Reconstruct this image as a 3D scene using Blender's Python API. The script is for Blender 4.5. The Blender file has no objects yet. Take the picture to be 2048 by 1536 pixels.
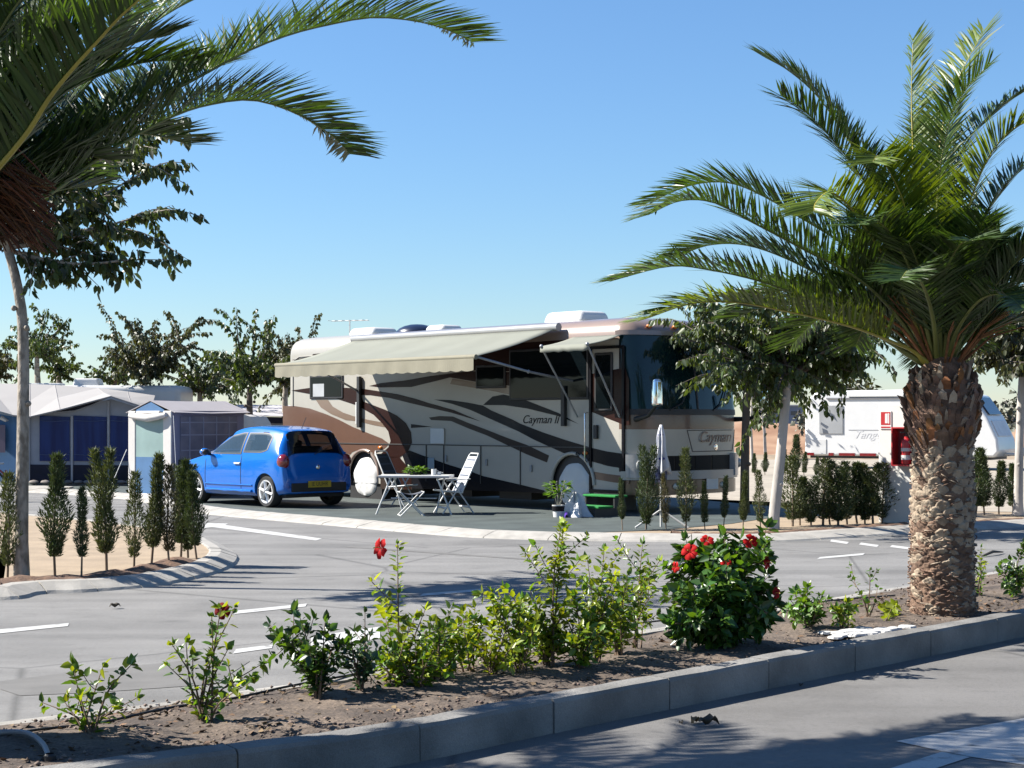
import bpy, bmesh, math, random
import numpy as np
from mathutils import Vector, Matrix
R = math.radians
sc = bpy.context.scene
C = sc.collection
F, CX, HY, H = 3345.0, 1024.0, 840.0, 1.67      # focal length in photo pixels, centre column, horizon row, eye height

# ------------------------------------------------------------------ camera
cd = bpy.data.cameras.new('camera')
cam = bpy.data.objects.new('camera', cd); C.objects.link(cam)
cam.location = (0, 0, H); cam.rotation_euler = (R(90), 0, 0)
cd.sensor_width = 36; cd.lens = F / 2048 * 36; cd.shift_y = (HY - 768) / 2048
cd.clip_start = 0.1; cd.clip_end = 3000
sc.camera = cam
# ------------------------------------------------------------------ sky and sun
SUN_EL, SUN_AZ = 41.0, (-0.99, 0.14)
w = bpy.data.worlds.new('World'); sc.world = w; w.use_nodes = True
nt = w.node_tree; bg = nt.nodes['Background']
sky = nt.nodes.new('ShaderNodeTexSky'); sky.sky_type = 'NISHITA'; sky.sun_disc = False
sky.sun_elevation = R(SUN_EL); sky.sun_rotation = math.atan2(SUN_AZ[0], SUN_AZ[1])
sky.altitude = 3000; sky.air_density = 1.8; sky.dust_density = 0.3; sky.ozone_density = 10.0
nt.links.new(sky.outputs['Color'], bg.inputs['Color']); bg.inputs['Strength'].default_value = 0.055
sl = bpy.data.lights.new('sun', 'SUN'); sl.energy = 4.8; sl.angle = R(0.5); sl.color = (1.0, 0.95, 0.87)
so = bpy.data.objects.new('sun', sl); C.objects.link(so)
ce = math.cos(R(SUN_EL))
so.rotation_euler = Vector((-SUN_AZ[0]*ce, -SUN_AZ[1]*ce, -math.sin(R(SUN_EL)))).to_track_quat('-Z', 'Y').to_euler()
so.location = (-20, 5, 20)
sc.view_settings.view_transform = 'Standard'; sc.view_settings.look = 'None'
sc.view_settings.exposure = 1.55; sc.view_settings.gamma = 1.0
sc.cycles.max_bounces = 6; sc.cycles.transparent_max_bounces = 8

rnd = random.Random(7)
def rs(seed): return np.random.RandomState(seed)

# ------------------------------------------------------------------ helpers: space
def at(px, py, Y): return Vector(((px-CX)/F*Y, Y, H-(py-HY)/F*Y))
def gp(px, py, h=0.0):
    Y = F*(H-h)/(py-HY); return Vector(((px-CX)/F*Y, Y, h))
def catmull(pts, n):
    pts = [np.array(p, float) for p in pts]
    P = [2*pts[0]-pts[1]] + pts + [2*pts[-1]-pts[-2]]
    out = []; m = len(pts)-1
    for k in range(n):
        t = k/(n-1)*m; i = min(int(t), m-1); t -= i
        a, b, c, d = P[i], P[i+1], P[i+2], P[i+3]
        out.append(0.5*((2*b)+(-a+c)*t+(2*a-5*b+4*c-d)*t*t+(-a+3*b-3*c+d)*t**3))
    return np.array(out)
def nrm(v):
    v = np.asarray(v, float); return v/np.maximum(np.linalg.norm(v, axis=-1, keepdims=True), 1e-9)

# ------------------------------------------------------------------ helpers: materials
MATS = {}
ALB = 0.68            # overall trim of every base colour, so that the sunlit surfaces meet the exposure
def mat(name, col, rough=0.6, metal=0.0, var=0.08, vscale=4.0, bump=0.0, bscale=40.0, coat=0.0, col2=None, spec=0.5,
        island=0.0, speck=0.0, sscale=300.0, transl=0.0, tcol=None, stretch=None, alpha=None, trans=0.0, ramp=(0.35, 0.65)):
    if name in MATS: return MATS[name]
    if metal < .9: col = tuple(c*ALB for c in col); col2 = tuple(c*ALB for c in col2) if col2 else None
    m = bpy.data.materials.new(name); m.use_nodes = True; MATS[name] = m
    t = m.node_tree; N = t.nodes; Lk = t.links; b = N['Principled BSDF']; out = N['Material Output']
    tc = N.new('ShaderNodeTexCoord'); src = tc.outputs['Object']
    if stretch:
        mp = N.new('ShaderNodeMapping'); mp.inputs['Scale'].default_value = stretch[:3]
        if len(stretch) > 3: mp.inputs['Rotation'].default_value = (0, 0, stretch[3])
        Lk.new(src, mp.inputs['Vector']); src = mp.outputs['Vector']
    no = N.new('ShaderNodeTexNoise'); no.inputs['Scale'].default_value = vscale; no.inputs['Detail'].default_value = 6
    Lk.new(src, no.inputs['Vector'])
    cr = N.new('ShaderNodeValToRGB'); cr.color_ramp.elements[0].position, cr.color_ramp.elements[1].position = ramp
    c2 = col2 if col2 else tuple(min(1, c*(1+var)) for c in col)
    c1 = col if col2 else tuple(c*(1-var) for c in col)
    cr.color_ramp.elements[0].color = (*c1, 1); cr.color_ramp.elements[1].color = (*c2, 1)
    Lk.new(no.outputs['Fac'], cr.inputs['Fac']); colout = cr.outputs['Color']
    if speck:
        n2 = N.new('ShaderNodeTexNoise'); n2.inputs['Scale'].default_value = sscale; n2.inputs['Detail'].default_value = 2
        Lk.new(tc.outputs['Object'], n2.inputs['Vector'])
        mr = N.new('ShaderNodeMapRange'); mr.inputs['From Min'].default_value = 0.3; mr.inputs['From Max'].default_value = 0.7
        mr.inputs['To Min'].default_value = 1-speck; mr.inputs['To Max'].default_value = 1+speck
        Lk.new(n2.outputs['Fac'], mr.inputs['Value'])
        mx = N.new('ShaderNodeVectorMath'); mx.operation = 'SCALE'
        Lk.new(colout, mx.inputs[0]); Lk.new(mr.outputs['Result'], mx.inputs['Scale']); colout = mx.outputs['Vector']
    if island:
        ge = N.new('ShaderNodeNewGeometry')
        mr = N.new('ShaderNodeMapRange'); mr.inputs['To Min'].default_value = 1-island; mr.inputs['To Max'].default_value = 1+island
        Lk.new(ge.outputs['Random Per Island'], mr.inputs['Value'])
        hs = N.new('ShaderNodeHueSaturation')
        m2 = N.new('ShaderNodeMapRange'); m2.inputs['To Min'].default_value = 0.5-0.03*island; m2.inputs['To Max'].default_value = 0.5+0.03*island
        mo = N.new('ShaderNodeMath'); mo.operation = 'FRACT'; mu = N.new('ShaderNodeMath'); mu.operation = 'MULTIPLY'; mu.inputs[1].default_value = 7.3
        Lk.new(ge.outputs['Random Per Island'], mu.inputs[0]); Lk.new(mu.outputs[0], mo.inputs[0]); Lk.new(mo.outputs[0], m2.inputs['Value'])
        Lk.new(m2.outputs['Result'], hs.inputs['Hue']); Lk.new(mr.outputs['Result'], hs.inputs['Value'])
        Lk.new(colout, hs.inputs['Color']); colout = hs.outputs['Color']
    Lk.new(colout, b.inputs['Base Color'])
    b.inputs['Roughness'].default_value = rough; b.inputs['Metallic'].default_value = metal
    b.inputs['Specular IOR Level'].default_value = spec
    b.inputs['Coat Weight'].default_value = coat; b.inputs['Coat Roughness'].default_value = 0.04
    if trans: b.inputs['Transmission Weight'].default_value = trans
    if bump:
        n3 = N.new('ShaderNodeTexNoise'); n3.inputs['Scale'].default_value = bscale; n3.inputs['Detail'].default_value = 5
        Lk.new(src, n3.inputs['Vector'])
        bp = N.new('ShaderNodeBump'); bp.inputs['Strength'].default_value = bump; bp.inputs['Distance'].default_value = 0.02
        Lk.new(n3.outputs['Fac'], bp.inputs['Height']); Lk.new(bp.outputs['Normal'], b.inputs['Normal'])
    sh = b.outputs['BSDF']
    if transl:
        tr = N.new('ShaderNodeBsdfTranslucent')
        g = N.new('ShaderNodeMix'); g.data_type = 'RGBA'; g.blend_type = 'MULTIPLY'; g.inputs['Factor'].default_value = 1
        Lk.new(colout, g.inputs['A']); g.inputs['B'].default_value = (*(tcol or (2.4, 2.2, 0.7)), 1)
        Lk.new(g.outputs['Result'], tr.inputs['Color'])
        ms = N.new('ShaderNodeMixShader'); ms.inputs['Fac'].default_value = transl
        Lk.new(sh, ms.inputs[1]); Lk.new(tr.outputs['BSDF'], ms.inputs[2]); sh = ms.outputs['Shader']
    if alpha is not None:
        tp = N.new('ShaderNodeBsdfTransparent'); ms = N.new('ShaderNodeMixShader'); ms.inputs['Fac'].default_value = alpha
        Lk.new(tp.outputs['BSDF'], ms.inputs[1]); Lk.new(sh, ms.inputs[2]); sh = ms.outputs['Shader']
    Lk.new(sh, out.inputs['Surface'])
    return m

# ------------------------------------------------------------------ helpers: meshes and objects
class MB:
    def __init__(s): s.V = []; s.Fc = []; s.M = []
    def add(s, vs, fs, mi=0):
        o = len(s.V); s.V += [tuple(v) for v in vs]
        s.Fc += [tuple(i+o for i in f) for f in fs]; s.M += [mi]*len(fs); return s
    def box(s, c, d, rz=0.0, mi=0, taper=1.0, rx=0.0, ry=0.0):
        c = Vector(c); m = Matrix.Rotation(rz, 3, 'Z') @ Matrix.Rotation(ry, 3, 'Y') @ Matrix.Rotation(rx, 3, 'X')
        vs = []
        for z in (-1, 1):
            k = taper if z > 0 else 1
            for x, y in ((-1,-1),(1,-1),(1,1),(-1,1)): vs.append(c + m @ Vector((x*d[0]/2*k, y*d[1]/2*k, z*d[2]/2)))
        return s.add(vs, [(3,2,1,0),(4,5,6,7),(0,1,5,4),(1,2,6,5),(2,3,7,6),(3,0,4,7)], mi)
    def tube(s, pts, r, n=8, mi=0, cap=True, flat=1.0):
        P = np.array([tuple(p) for p in pts], float); k = len(P)
        r = np.full(k, r, float) if np.isscalar(r) else np.array(r, float)
        T = nrm(np.gradient(P, axis=0)); vs = []
        up = np.array([0,0,1.0]) if abs(T[0][2]) < 0.9 else np.array([1.0,0,0])
        for i in range(k):
            a = np.cross(up, T[i]); a = a/np.linalg.norm(a); b = np.cross(T[i], a); up = b if k > 2 and abs(T[i][2]) > .9 else up
            for j in range(n):
                t = 2*math.pi*j/n; vs.append(P[i]+r[i]*(a*math.cos(t)+b*math.sin(t)*flat))
        fs = [(i*n+j, i*n+(j+1)%n, (i+1)*n+(j+1)%n, (i+1)*n+j) for i in range(k-1) for j in range(n)]
        if cap: fs += [tuple(range(n-1,-1,-1)), tuple((k-1)*n+j for j in range(n))]
        return s.add(vs, fs, mi)
    def lathe(s, prof, c=(0,0,0), n=24, mi=0, axis='Z'):
        vs = []
        for r_, z in prof:
            for j in range(n):
                t = 2*math.pi*j/n; p = (r_*math.cos(t), r_*math.sin(t), z)
                if axis == 'Y': p = (p[0], p[2], p[1])
                vs.append((c[0]+p[0], c[1]+p[1], c[2]+p[2]))
        k = len(prof)
        fs = [(i*n+j, i*n+(j+1)%n, (i+1)*n+(j+1)%n, (i+1)*n+j) for i in range(k-1) for j in range(n)]
        if axis == 'Y': fs = [f[::-1] for f in fs]
        return s.add(vs, fs, mi)
    def grid(s, P, mi=0, flip=False):
        P = np.asarray(P, float); a, b = P.shape[:2]
        fs = [(i*b+j, (i+1)*b+j, (i+1)*b+j+1, i*b+j+1) for i in range(a-1) for j in range(b-1)]
        if flip: fs = [f[::-1] for f in fs]
        return s.add(P.reshape(-1, 3), fs, mi)
    def poly(s, pts, mi=0): return s.add(pts, [tuple(range(len(pts)))], mi)
    def prism(s, pts, off, mi=0):
        n = len(pts); a = [Vector(p) for p in pts]; b = [p+Vector(off) for p in a]
        return s.add(a+b, [tuple(range(n-1,-1,-1)), tuple(range(n,2*n))]+[(i,(i+1)%n,n+(i+1)%n,n+i) for i in range(n)], mi)
    def ball(s, c, r, n=10, mi=0):
        r = (r, r, r) if np.isscalar(r) else r; m = n//2+1; vs = []
        for i in range(m):
            p = math.pi*i/(m-1)
            for j in range(n):
                t = 2*math.pi*j/n
                vs.append((c[0]+r[0]*math.sin(p)*math.cos(t), c[1]+r[1]*math.sin(p)*math.sin(t), c[2]-r[2]*math.cos(p)))
        return s.add(vs, [(i*n+j, i*n+(j+1)%n, (i+1)*n+(j+1)%n, (i+1)*n+j) for i in range(m-1) for j in range(n)], mi)
    def build(s, name, mats, parent=None, smooth=None, bevel=0.0, bseg=2, fixn=False):
        me = bpy.data.meshes.new(name); me.from_pydata(s.V, [], s.Fc)
        mats = mats if isinstance(mats, (list, tuple)) else [mats]
        for m in mats: me.materials.append(m)
        if len(mats) > 1: me.polygons.foreach_set('material_index', s.M)
        if fixn:
            bm = bmesh.new(); bm.from_mesh(me); bmesh.ops.remove_doubles(bm, verts=bm.verts, dist=1e-5)
            bmesh.ops.recalc_face_normals(bm, faces=bm.faces); bm.to_mesh(me); bm.free()
        me.update()
        if smooth is not None:
            me.polygons.foreach_set('use_smooth', [True]*len(me.polygons)); me.set_sharp_from_angle(angle=R(smooth))
        o = bpy.data.objects.new(name, me); C.objects.link(o)
        if parent: o.parent = parent
        if bevel:
            b = o.modifiers.new('bevel', 'BEVEL'); b.width = bevel; b.segments = bseg; b.limit_method = 'ANGLE'; b.angle_limit = R(40)
        return o
def npmesh(name, V, T, mats, parent=None, smooth=False, mi=None):
    V = np.asarray(V, np.float32).reshape(-1, 3); T = np.asarray(T, np.int32); k = T.shape[1]
    me = bpy.data.meshes.new(name)
    me.vertices.add(len(V)); me.vertices.foreach_set('co', V.ravel())
    me.loops.add(T.size); me.loops.foreach_set('vertex_index', T.ravel())
    me.polygons.add(len(T)); me.polygons.foreach_set('loop_start', np.arange(0, T.size, k, dtype=np.int32))
    try: me.polygons.foreach_set('loop_total', np.full(len(T), k, np.int32))
    except Exception: pass
    for m in (mats if isinstance(mats, (list, tuple)) else [mats]): me.materials.append(m)
    if mi is not None: me.polygons.foreach_set('material_index', np.asarray(mi, np.int32))
    if smooth: me.polygons.foreach_set('use_smooth', np.ones(len(T), bool))
    me.update(calc_edges=True); me.validate()
    o = bpy.data.objects.new(name, me); C.objects.link(o)
    if parent: o.parent = parent
    return o
def tag(o, label, cat, group=None):
    o['label'] = label; o['category'] = cat
    if group: o['group'] = group
    return o
def thing(name, label, cat, loc=(0,0,0), rz=0.0, group=None):
    o = bpy.data.objects.new(name, None); C.objects.link(o); o.empty_display_size = 0.2
    o.location = loc; o.rotation_euler = (0, 0, rz); return tag(o, label, cat, group)
def struct(o, kind='structure'): o['kind'] = kind; return o
def dup(root, loc, rz=0.0, scale=1.0, label=None):
    r = root.copy(); C.objects.link(r); r.location = loc; r.rotation_euler = (0, 0, rz)
    r.scale = (scale,)*3 if np.isscalar(scale) else scale
    if label: r['label'] = label
    for ch in list(root.children):
        c = ch.copy(); C.objects.link(c); c.parent = r
        for g in list(ch.children):
            d = g.copy(); C.objects.link(d); d.parent = c
    return r
def text(name, body, size, m, parent, mtx, shear=0.0, ext=0.002, align='CENTER', sx=1.0):
    cu = bpy.data.curves.new(name, 'FONT'); cu.body = body; cu.size = size; cu.shear = shear; cu.extrude = ext
    cu.align_x = align; cu.align_y = 'CENTER'
    o = bpy.data.objects.new(name, cu); C.objects.link(o)
    me = bpy.data.meshes.new_from_object(o.evaluated_get(bpy.context.evaluated_depsgraph_get()))
    bpy.data.objects.remove(o); me.name = name; me.materials.clear(); me.materials.append(m)
    o = bpy.data.objects.new(name, me); C.objects.link(o); o.parent = parent
    o.matrix_local = mtx @ Matrix.Diagonal((sx, 1, 1, 1)); return o

# leaves ------------------------------------------------------------
def leaf_small(P, D, Nn, L, Wd, fold=0.25):
    """kite leaf of four triangles: P base, D direction, Nn face normal"""
    P, D, Nn = np.asarray(P), nrm(D), np.asarray(Nn); S = nrm(np.cross(D, Nn)); Nn = nrm(np.cross(S, D))
    L = np.asarray(L)[:, None]; Wd = np.asarray(Wd)[:, None]
    mid = P+D*L*0.45-Nn*Wd*fold
    v = np.stack([P, P+D*L*.4+S*Wd*.5, P+D*L*.4-S*Wd*.5, mid, P+D*L-Nn*L*.12], 1)
    t = np.array([[0,3,1],[0,2,3],[1,3,4],[3,2,4]])
    n = len(P); return v.reshape(-1, 3), (t[None]+(np.arange(n)*5)[:, None, None]).reshape(-1, 3)
def leaf_big(P, D, Nn, L, Wd, fold=0.22, curl=0.25):
    P, D, Nn = np.asarray(P), nrm(D), np.asarray(Nn); S = nrm(np.cross(D, Nn)); Nn = nrm(np.cross(S, D))
    L = np.asarray(L)[:, None]; Wd = np.asarray(Wd)[:, None]
    def q(f, wd, dr): return P+D*L*f-Nn*L*curl*f*f+S*Wd*wd+Nn*Wd*dr
    v = np.stack([P, q(.3,.46,fold*.5), q(.3,-.46,fold*.5), q(.3,0,-fold*.5), q(.66,.36,fold*.4), q(.66,-.36,fold*.4), q(.66,0,-fold*.4), q(1,0,0)], 1)
    t = np.array([[0,3,1],[0,2,3],[1,3,6],[1,6,4],[3,2,5],[3,5,6],[4,6,7],[6,5,7]])
    n = len(P); return v.reshape(-1, 3), (t[None]+(np.arange(n)*8)[:, None, None]).reshape(-1, 3)

# ------------------------------------------------------------------ palette
M_ground = mat('dry_earth', (0.34,0.26,0.17), 0.95, var=0.25, vscale=0.6, bump=0.3, bscale=6, speck=0.2, sscale=60)
M_sand = mat('sand', (0.36,0.275,0.185), 0.95, var=0.12, vscale=2.5, bump=0.25, bscale=30, speck=0.14, sscale=120)
def road_mat(name, ca, cb, agg, ang, tracks):
    """worn asphalt: aggregate, blotches, darker stains, streaks along the driving direction, fine cracks"""
    m = mat(name, ca, 0.88, vscale=0.9, col2=cb, bump=0.25, bscale=260, speck=agg, sscale=240, stretch=(0.5,1.3,1,ang), ramp=(0.3,0.7))
    t = m.node_tree; N = t.nodes; Lk = t.links; b = N['Principled BSDF']; src = b.inputs['Base Color'].links[0].from_socket
    tc = N.new('ShaderNodeTexCoord')
    def layer(src, kind, scale, lo, hi, dark, st=None):
        v = tc.outputs['Object']
        if st:
            mp = N.new('ShaderNodeMapping'); mp.inputs['Scale'].default_value = st; mp.inputs['Rotation'].default_value = (0, 0, ang); Lk.new(v, mp.inputs['Vector']); v = mp.outputs['Vector']
        if kind == 'noise': n = N.new('ShaderNodeTexNoise'); n.inputs['Detail'].default_value = 5; o = n.outputs['Fac']
        else: n = N.new('ShaderNodeTexVoronoi'); n.feature = 'DISTANCE_TO_EDGE'; o = n.outputs['Distance']
        n.inputs['Scale'].default_value = scale; Lk.new(v, n.inputs['Vector'])
        mr = N.new('ShaderNodeMapRange'); mr.inputs['From Min'].default_value = lo; mr.inputs['From Max'].default_value = hi
        mr.inputs['To Min'].default_value = dark if kind != 'noise' else 1; mr.inputs['To Max'].default_value = 1 if kind != 'noise' else dark
        Lk.new(o, mr.inputs['Value']); sc_ = N.new('ShaderNodeVectorMath'); sc_.operation = 'SCALE'; Lk.new(src, sc_.inputs[0]); Lk.new(mr.outputs['Result'], sc_.inputs['Scale']); return sc_.outputs['Vector']
    src = layer(src, 'noise', 0.55, 0.50, 0.72, 0.73); src = layer(src, 'noise', 3.0, 0.55, 0.75, 0.78)
    src = layer(src, 'noise', 0.8, 0.45, 0.70, tracks, (0.12, 2.2, 1)); src = layer(src, 'noise', 30, 0.5, 0.8, 0.75)
    src = layer(src, 'vor', 0.22, 0.0, 0.007, 0.55)
    Lk.new(src, b.inputs['Base Color']); return m
M_road = road_mat('asphalt_pale', (0.206,0.202,0.195), (0.268,0.262,0.252), 0.26, R(-12), 0.74)
M_road2 = road_mat('asphalt_near', (0.165,0.159,0.152), (0.21,0.203,0.195), 0.48, R(-46), 0.78)
M_patch = mat('asphalt_patch', (0.165,0.16,0.152), 0.9, vscale=3, var=0.12, speck=0.16, sscale=260)
M_kerb = mat('concrete_pale', (0.40,0.38,0.345), 0.9, vscale=5, var=0.13, bump=0.15, bscale=60, speck=0.07, sscale=120)
M_kerb2 = mat('concrete_grey', (0.235,0.228,0.216), 0.9, vscale=1.9, var=0.30, bump=0.35, bscale=45, speck=0.2, sscale=200)
M_mortar = mat('mortar', (0.40,0.34,0.24), 0.95, vscale=9, var=0.2)
M_pad = mat('green_grey_paving', (0.070,0.088,0.084), 0.75, vscale=1.6, var=0.22, speck=0.15, sscale=120)
M_soil = mat('bed_soil', (0.075,0.056,0.044), 1.0, vscale=3, col2=(0.185,0.140,0.105), bump=1.0, bscale=22, speck=0.4, sscale=70)
M_mulch = mat('dark_mulch', (0.10,0.055,0.035), 1.0, vscale=14, col2=(0.2,0.115,0.07), bump=0.8, bscale=35)
M_paint = mat('road_paint', (0.24,0.235,0.225), 0.85, vscale=7, col2=(0.52,0.52,0.51), ramp=(0.30,0.42), speck=0.16, sscale=150)
M_white = mat('white_plastic', (0.78,0.78,0.76), 0.4, var=0.03)
M_alu = mat('white_aluminium', (0.72,0.72,0.70), 0.35, var=0.04)
M_grey = mat('grey_metal', (0.35,0.36,0.38), 0.4, metal=0.5, var=0.06)
M_black = mat('black_rubber', (0.018,0.018,0.019), 0.55, var=0.2)
M_tyre = mat('tyre', (0.02,0.02,0.021), 0.8, var=0.15, bump=0.2, bscale=80)
M_chrome = mat('chrome', (0.8,0.8,0.8), 0.06, metal=1.0, var=0.02)
M_amber = mat('amber_lens', (0.75,0.20,0.02), 0.2, var=0.05)
# ================================================================== THE SETTING
PAD = 0.06
def poly_sheet(name, pts, m, z0=None, zt=0.0, kind='structure'):
    b = MB(); top = [(p[0], p[1], zt) for p in pts]
    b.poly(top)
    if z0 is not None:
        n = len(top); vs = top+[(p[0], p[1], z0) for p in pts]
        b.add(vs, [(i, i+n, (i+1)%n+n, (i+1)%n) for i in range(n)])
    o = b.build(name, m, fixn=True); struct(o, kind)
    if o.data.polygons[0].normal.z < 0: o.data.flip_normals()
    return o
def offset_line(P, d):
    P = np.asarray(P, float)[:, :2]; T = nrm(np.gradient(P, axis=0)); return P+np.stack([-T[:,1], T[:,0]], 1)*d
def sweep_kerb(name, line, prof, m, step=1.0, gap=0.012, m2=None):
    """kerb stones laid along a line; prof = (inward offset, height)"""
    L = catmull([(p[0], p[1]) for p in line], 600); d = np.r_[0, np.cumsum(np.linalg.norm(np.diff(L, axis=0), axis=1))]
    tot = d[-1]; b = MB(); T = nrm(np.gradient(L, axis=0)); Nn = np.stack([-T[:,1], T[:,0]], 1)
    def st(sv): return np.array([np.interp(sv, d, L[:,0]), np.interp(sv, d, L[:,1])]), nrm(np.array([np.interp(sv, d, Nn[:,0]), np.interp(sv, d, Nn[:,1])]))
    k = 0; s0 = 0
    while s0 < tot-0.05:
        s1 = min(tot, s0+step); dz = rnd.uniform(-.003, .003); do = rnd.uniform(-.004, .004); rings = []
        for sv in np.linspace(s0+gap/2, s1-gap/2, 7):
            p, n = st(sv); rings.append([(p[0]+n[0]*(o+do+rnd.uniform(-.002,.002)), p[1]+n[1]*(o+do+rnd.uniform(-.002,.002)), z+dz+rnd.uniform(-.003,.002) if z > 0.001 else z) for o, z in prof])
        vs = [v for r in rings for v in r]; q = len(prof)
        fs = [(i*q+j, i*q+j+1, (i+1)*q+j+1, (i+1)*q+j) for i in range(6) for j in range(q-1)]+[tuple(range(q-1,-1,-1)), tuple(6*q+j for j in range(q))]
        b.add(vs, fs); s0 = s1
    if m2:
        pr = [(o+.012 if i < len(prof)/2 else o-.012, z-.012 if z > .02 else z) for i, (o, z) in enumerate(prof)]
        rings = [[(L[i,0]+Nn[i,0]*o, L[i,1]+Nn[i,1]*o, z) for o, z in pr] for i in range(0, 600, 6)]
        q = len(pr); a = len(rings)
        b.add([v for r in rings for v in r], [(i*q+j, i*q+j+1, (i+1)*q+j+1, (i+1)*q+j) for i in range(a-1) for j in range(q-1)], 1)
    return struct(b.build(name, [m, m2 or m], fixn=False))

# ground to the horizon
b = MB(); b.poly([(-900,-60,-0.03),(900,-60,-0.03),(900,1500,-0.03),(-900,1500,-0.03)])
struct(b.build('ground', M_ground))
# main road and junction, near road
poly_sheet('road', [(-60,-8),(60,-8),(60,33),(20,33),(-10,48),(-60,48)], M_road, zt=0.0)
near = [(-9.4,0.2),(-5.0,4.6),(-1.9,7.05),(-0.58,8.03),(0.48,9.17),(3.93,12.84),(9.0,18.2),(14,23.5)]
poly_sheet('near_road', near+[(30,20),(30,-7),(-9.4,-7)], M_road2, zt=0.004)
# kerb and far edge of the planted bed
def rev(l): return l[::-1]
sweep_kerb('bed_kerb', near, [(0,0.0),(0,0.165),(0.012,0.185),(0.14,0.19),(0.15,0.18),(0.15,0.0)], M_kerb2, 1.0, 0.009, M_mortar)
far = [(-8.2,3.2),(-4.9,6.35),(-2.58,8.42),(-1.33,9.54),(1.78,13.03),(3.70,15.44),(8.2,20.6),(13,25.6)]
sweep_kerb('bed_edge', far, [(-0.06,0.0),(-0.06,0.14),(0.0,0.15),(0.06,0.14),(0.06,0.0)], M_kerb, 1.5, 0.01, M_mortar)
A = catmull([offset_line(near, 0.13)[i] for i in range(len(near))], 220); B_ = catmull(far, 220)
Q = np.zeros((220, 22, 3)); q_ = rs(3)
from mathutils import noise as mn
for i in range(220):
    for j in range(22):
        t = j/21; x, y = A[i]*(1-t)+B_[i]*t
        z = 0.135+0.028*math.sin(math.pi*t)+0.030*mn.noise((x*2.2, y*2.2, 0))+0.016*mn.noise((x*8, y*8, 3))
        Q[i, j] = (x, y, min(z, .185) if 0 < j < 21 else 0.13)
b = MB(); b.grid(Q, flip=True); o = struct(b.build('bed_soil', M_soil, smooth=60))
if o.data.polygons[0].normal.z < 0: o.data.flip_normals()
def bed_z(x, y): return 0.15+0.030*mn.noise((x*2.2, y*2.2, 0))
# pebbles and litter on the soil: uncountable
r_ = rs(11); V = []; T = []
n = 0
for k in range(5200):
    i = r_.randint(20, 190); t = r_.rand()*.94+.03; x, y = A[i]*(1-t)+B_[i]*t; x += r_.randn()*.05; y += r_.randn()*.05
    s = 0.004+0.012*r_.rand()**3; c = np.array([x, y, bed_z(x, y)+.004+s*.2])
    o8 = np.array([(1,0,0),(0,1,0),(-1,0,0),(0,-1,0),(0,0,.7),(0,0,-.7)])*s*(0.6+.8*r_.rand(6,1))
    V.append(o8+c); T.append(np.array([(0,1,4),(1,2,4),(2,3,4),(3,0,4),(1,0,5),(2,1,5),(3,2,5),(0,3,5)])+6*n); n += 1
M_peb = mat('pebble', (0.17,0.125,0.10), 0.9, var=0.3, island=0.45)
struct(npmesh('gravel', np.concatenate(V), np.concatenate(T), M_peb), 'stuff')

r_ = rs(12); V = []; T = []
for k in range(1500):                                              # dry leaf litter under the shrubs and round the palm foot
    i = r_.randint(25, 175); t = .2+.7*r_.rand(); x, y = A[i]*(1-t)+B_[i]*t
    if r_.rand() < .25: x, y = 3.52+r_.randn()*.42, 13.6+r_.randn()*.30
    s = .012+.022*r_.rand(); a = r_.rand()*6.283; c = np.array([x, y, bed_z(x, y)+.008]); d = np.array([math.cos(a), math.sin(a), .3*r_.randn()])*s; e = np.array([-math.sin(a), math.cos(a), .4*r_.randn()])*s*.5
    V.append(np.array([c-d, c+e+(0,0,.006), c+d, c-e+(0,0,.004)])); T.append(np.array([(0,1,2),(0,2,3)])+4*k)
struct(npmesh('leaf_litter', np.concatenate(V), np.concatenate(T), mat('leaf_litter', (.17,.11,.06), .9, var=.3, island=.6)), 'stuff')
# plots behind the junction: kerb, sand, paving
K = [(-60,41.5),(-40,41.2),(-13.4,39.9),(-11.1,38.5),(-8.3,35.4),(-6.75,32.3),(-5.40,29.6),(-3.08,26.7),(-1.04,24.2),(-.17,23.5),(.87,23.1),(1.89,22.9),(2.9,22.8),(3.6,22.85),(4.3,23.3),(5.89,24.6),(7.95,26.0),(10.6,27.4),(20,31.5),(40,38)]
sweep_kerb('plot_kerb', K, [(0,0.0),(0.03,0.025),(0.30,0.085),(0.42,0.095),(0.44,0.09),(0.44,0.0)], M_kerb, 1.0, 0.012, M_mortar)
Ki = [tuple(p) for p in offset_line(catmull(K, 240), 0.42)]
poly_sheet('plot_sand', Ki+[(60,60),(60,70),(-60,70),(-60,50)], M_sand, zt=PAD-0.006)
def kin(d, x0, x1):
    L = offset_line(catmull(K, 400), d); return [tuple(p) for p in L if x0 <= p[0] <= x1]
poly_sheet('plot_paving', kin(.44, -8.4, .75)+[(1.25,24.0),(2.2,24.5),(3.4,26.0),(4.6,28.2),(6.5,31.5),(0.5,37.5),(-6,42.0),(-8.9,38.5)], M_pad, zt=PAD)
poly_sheet('tent_paving', kin(.44, -40, -8.5)+[(-8.2,36.6),(-8.3,41.4),(-11,47),(-40,50)], M_pad, zt=PAD)
M_beige = mat('pale_gravel', (0.40,0.35,0.28), 0.95, var=0.12, vscale=1.4, speck=0.1, sscale=60)
poly_sheet('plot_gravel', [(5.2,30.5),(9,29.2),(40,42),(40,68),(2,68),(1,40)], M_beige, zt=PAD)
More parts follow.
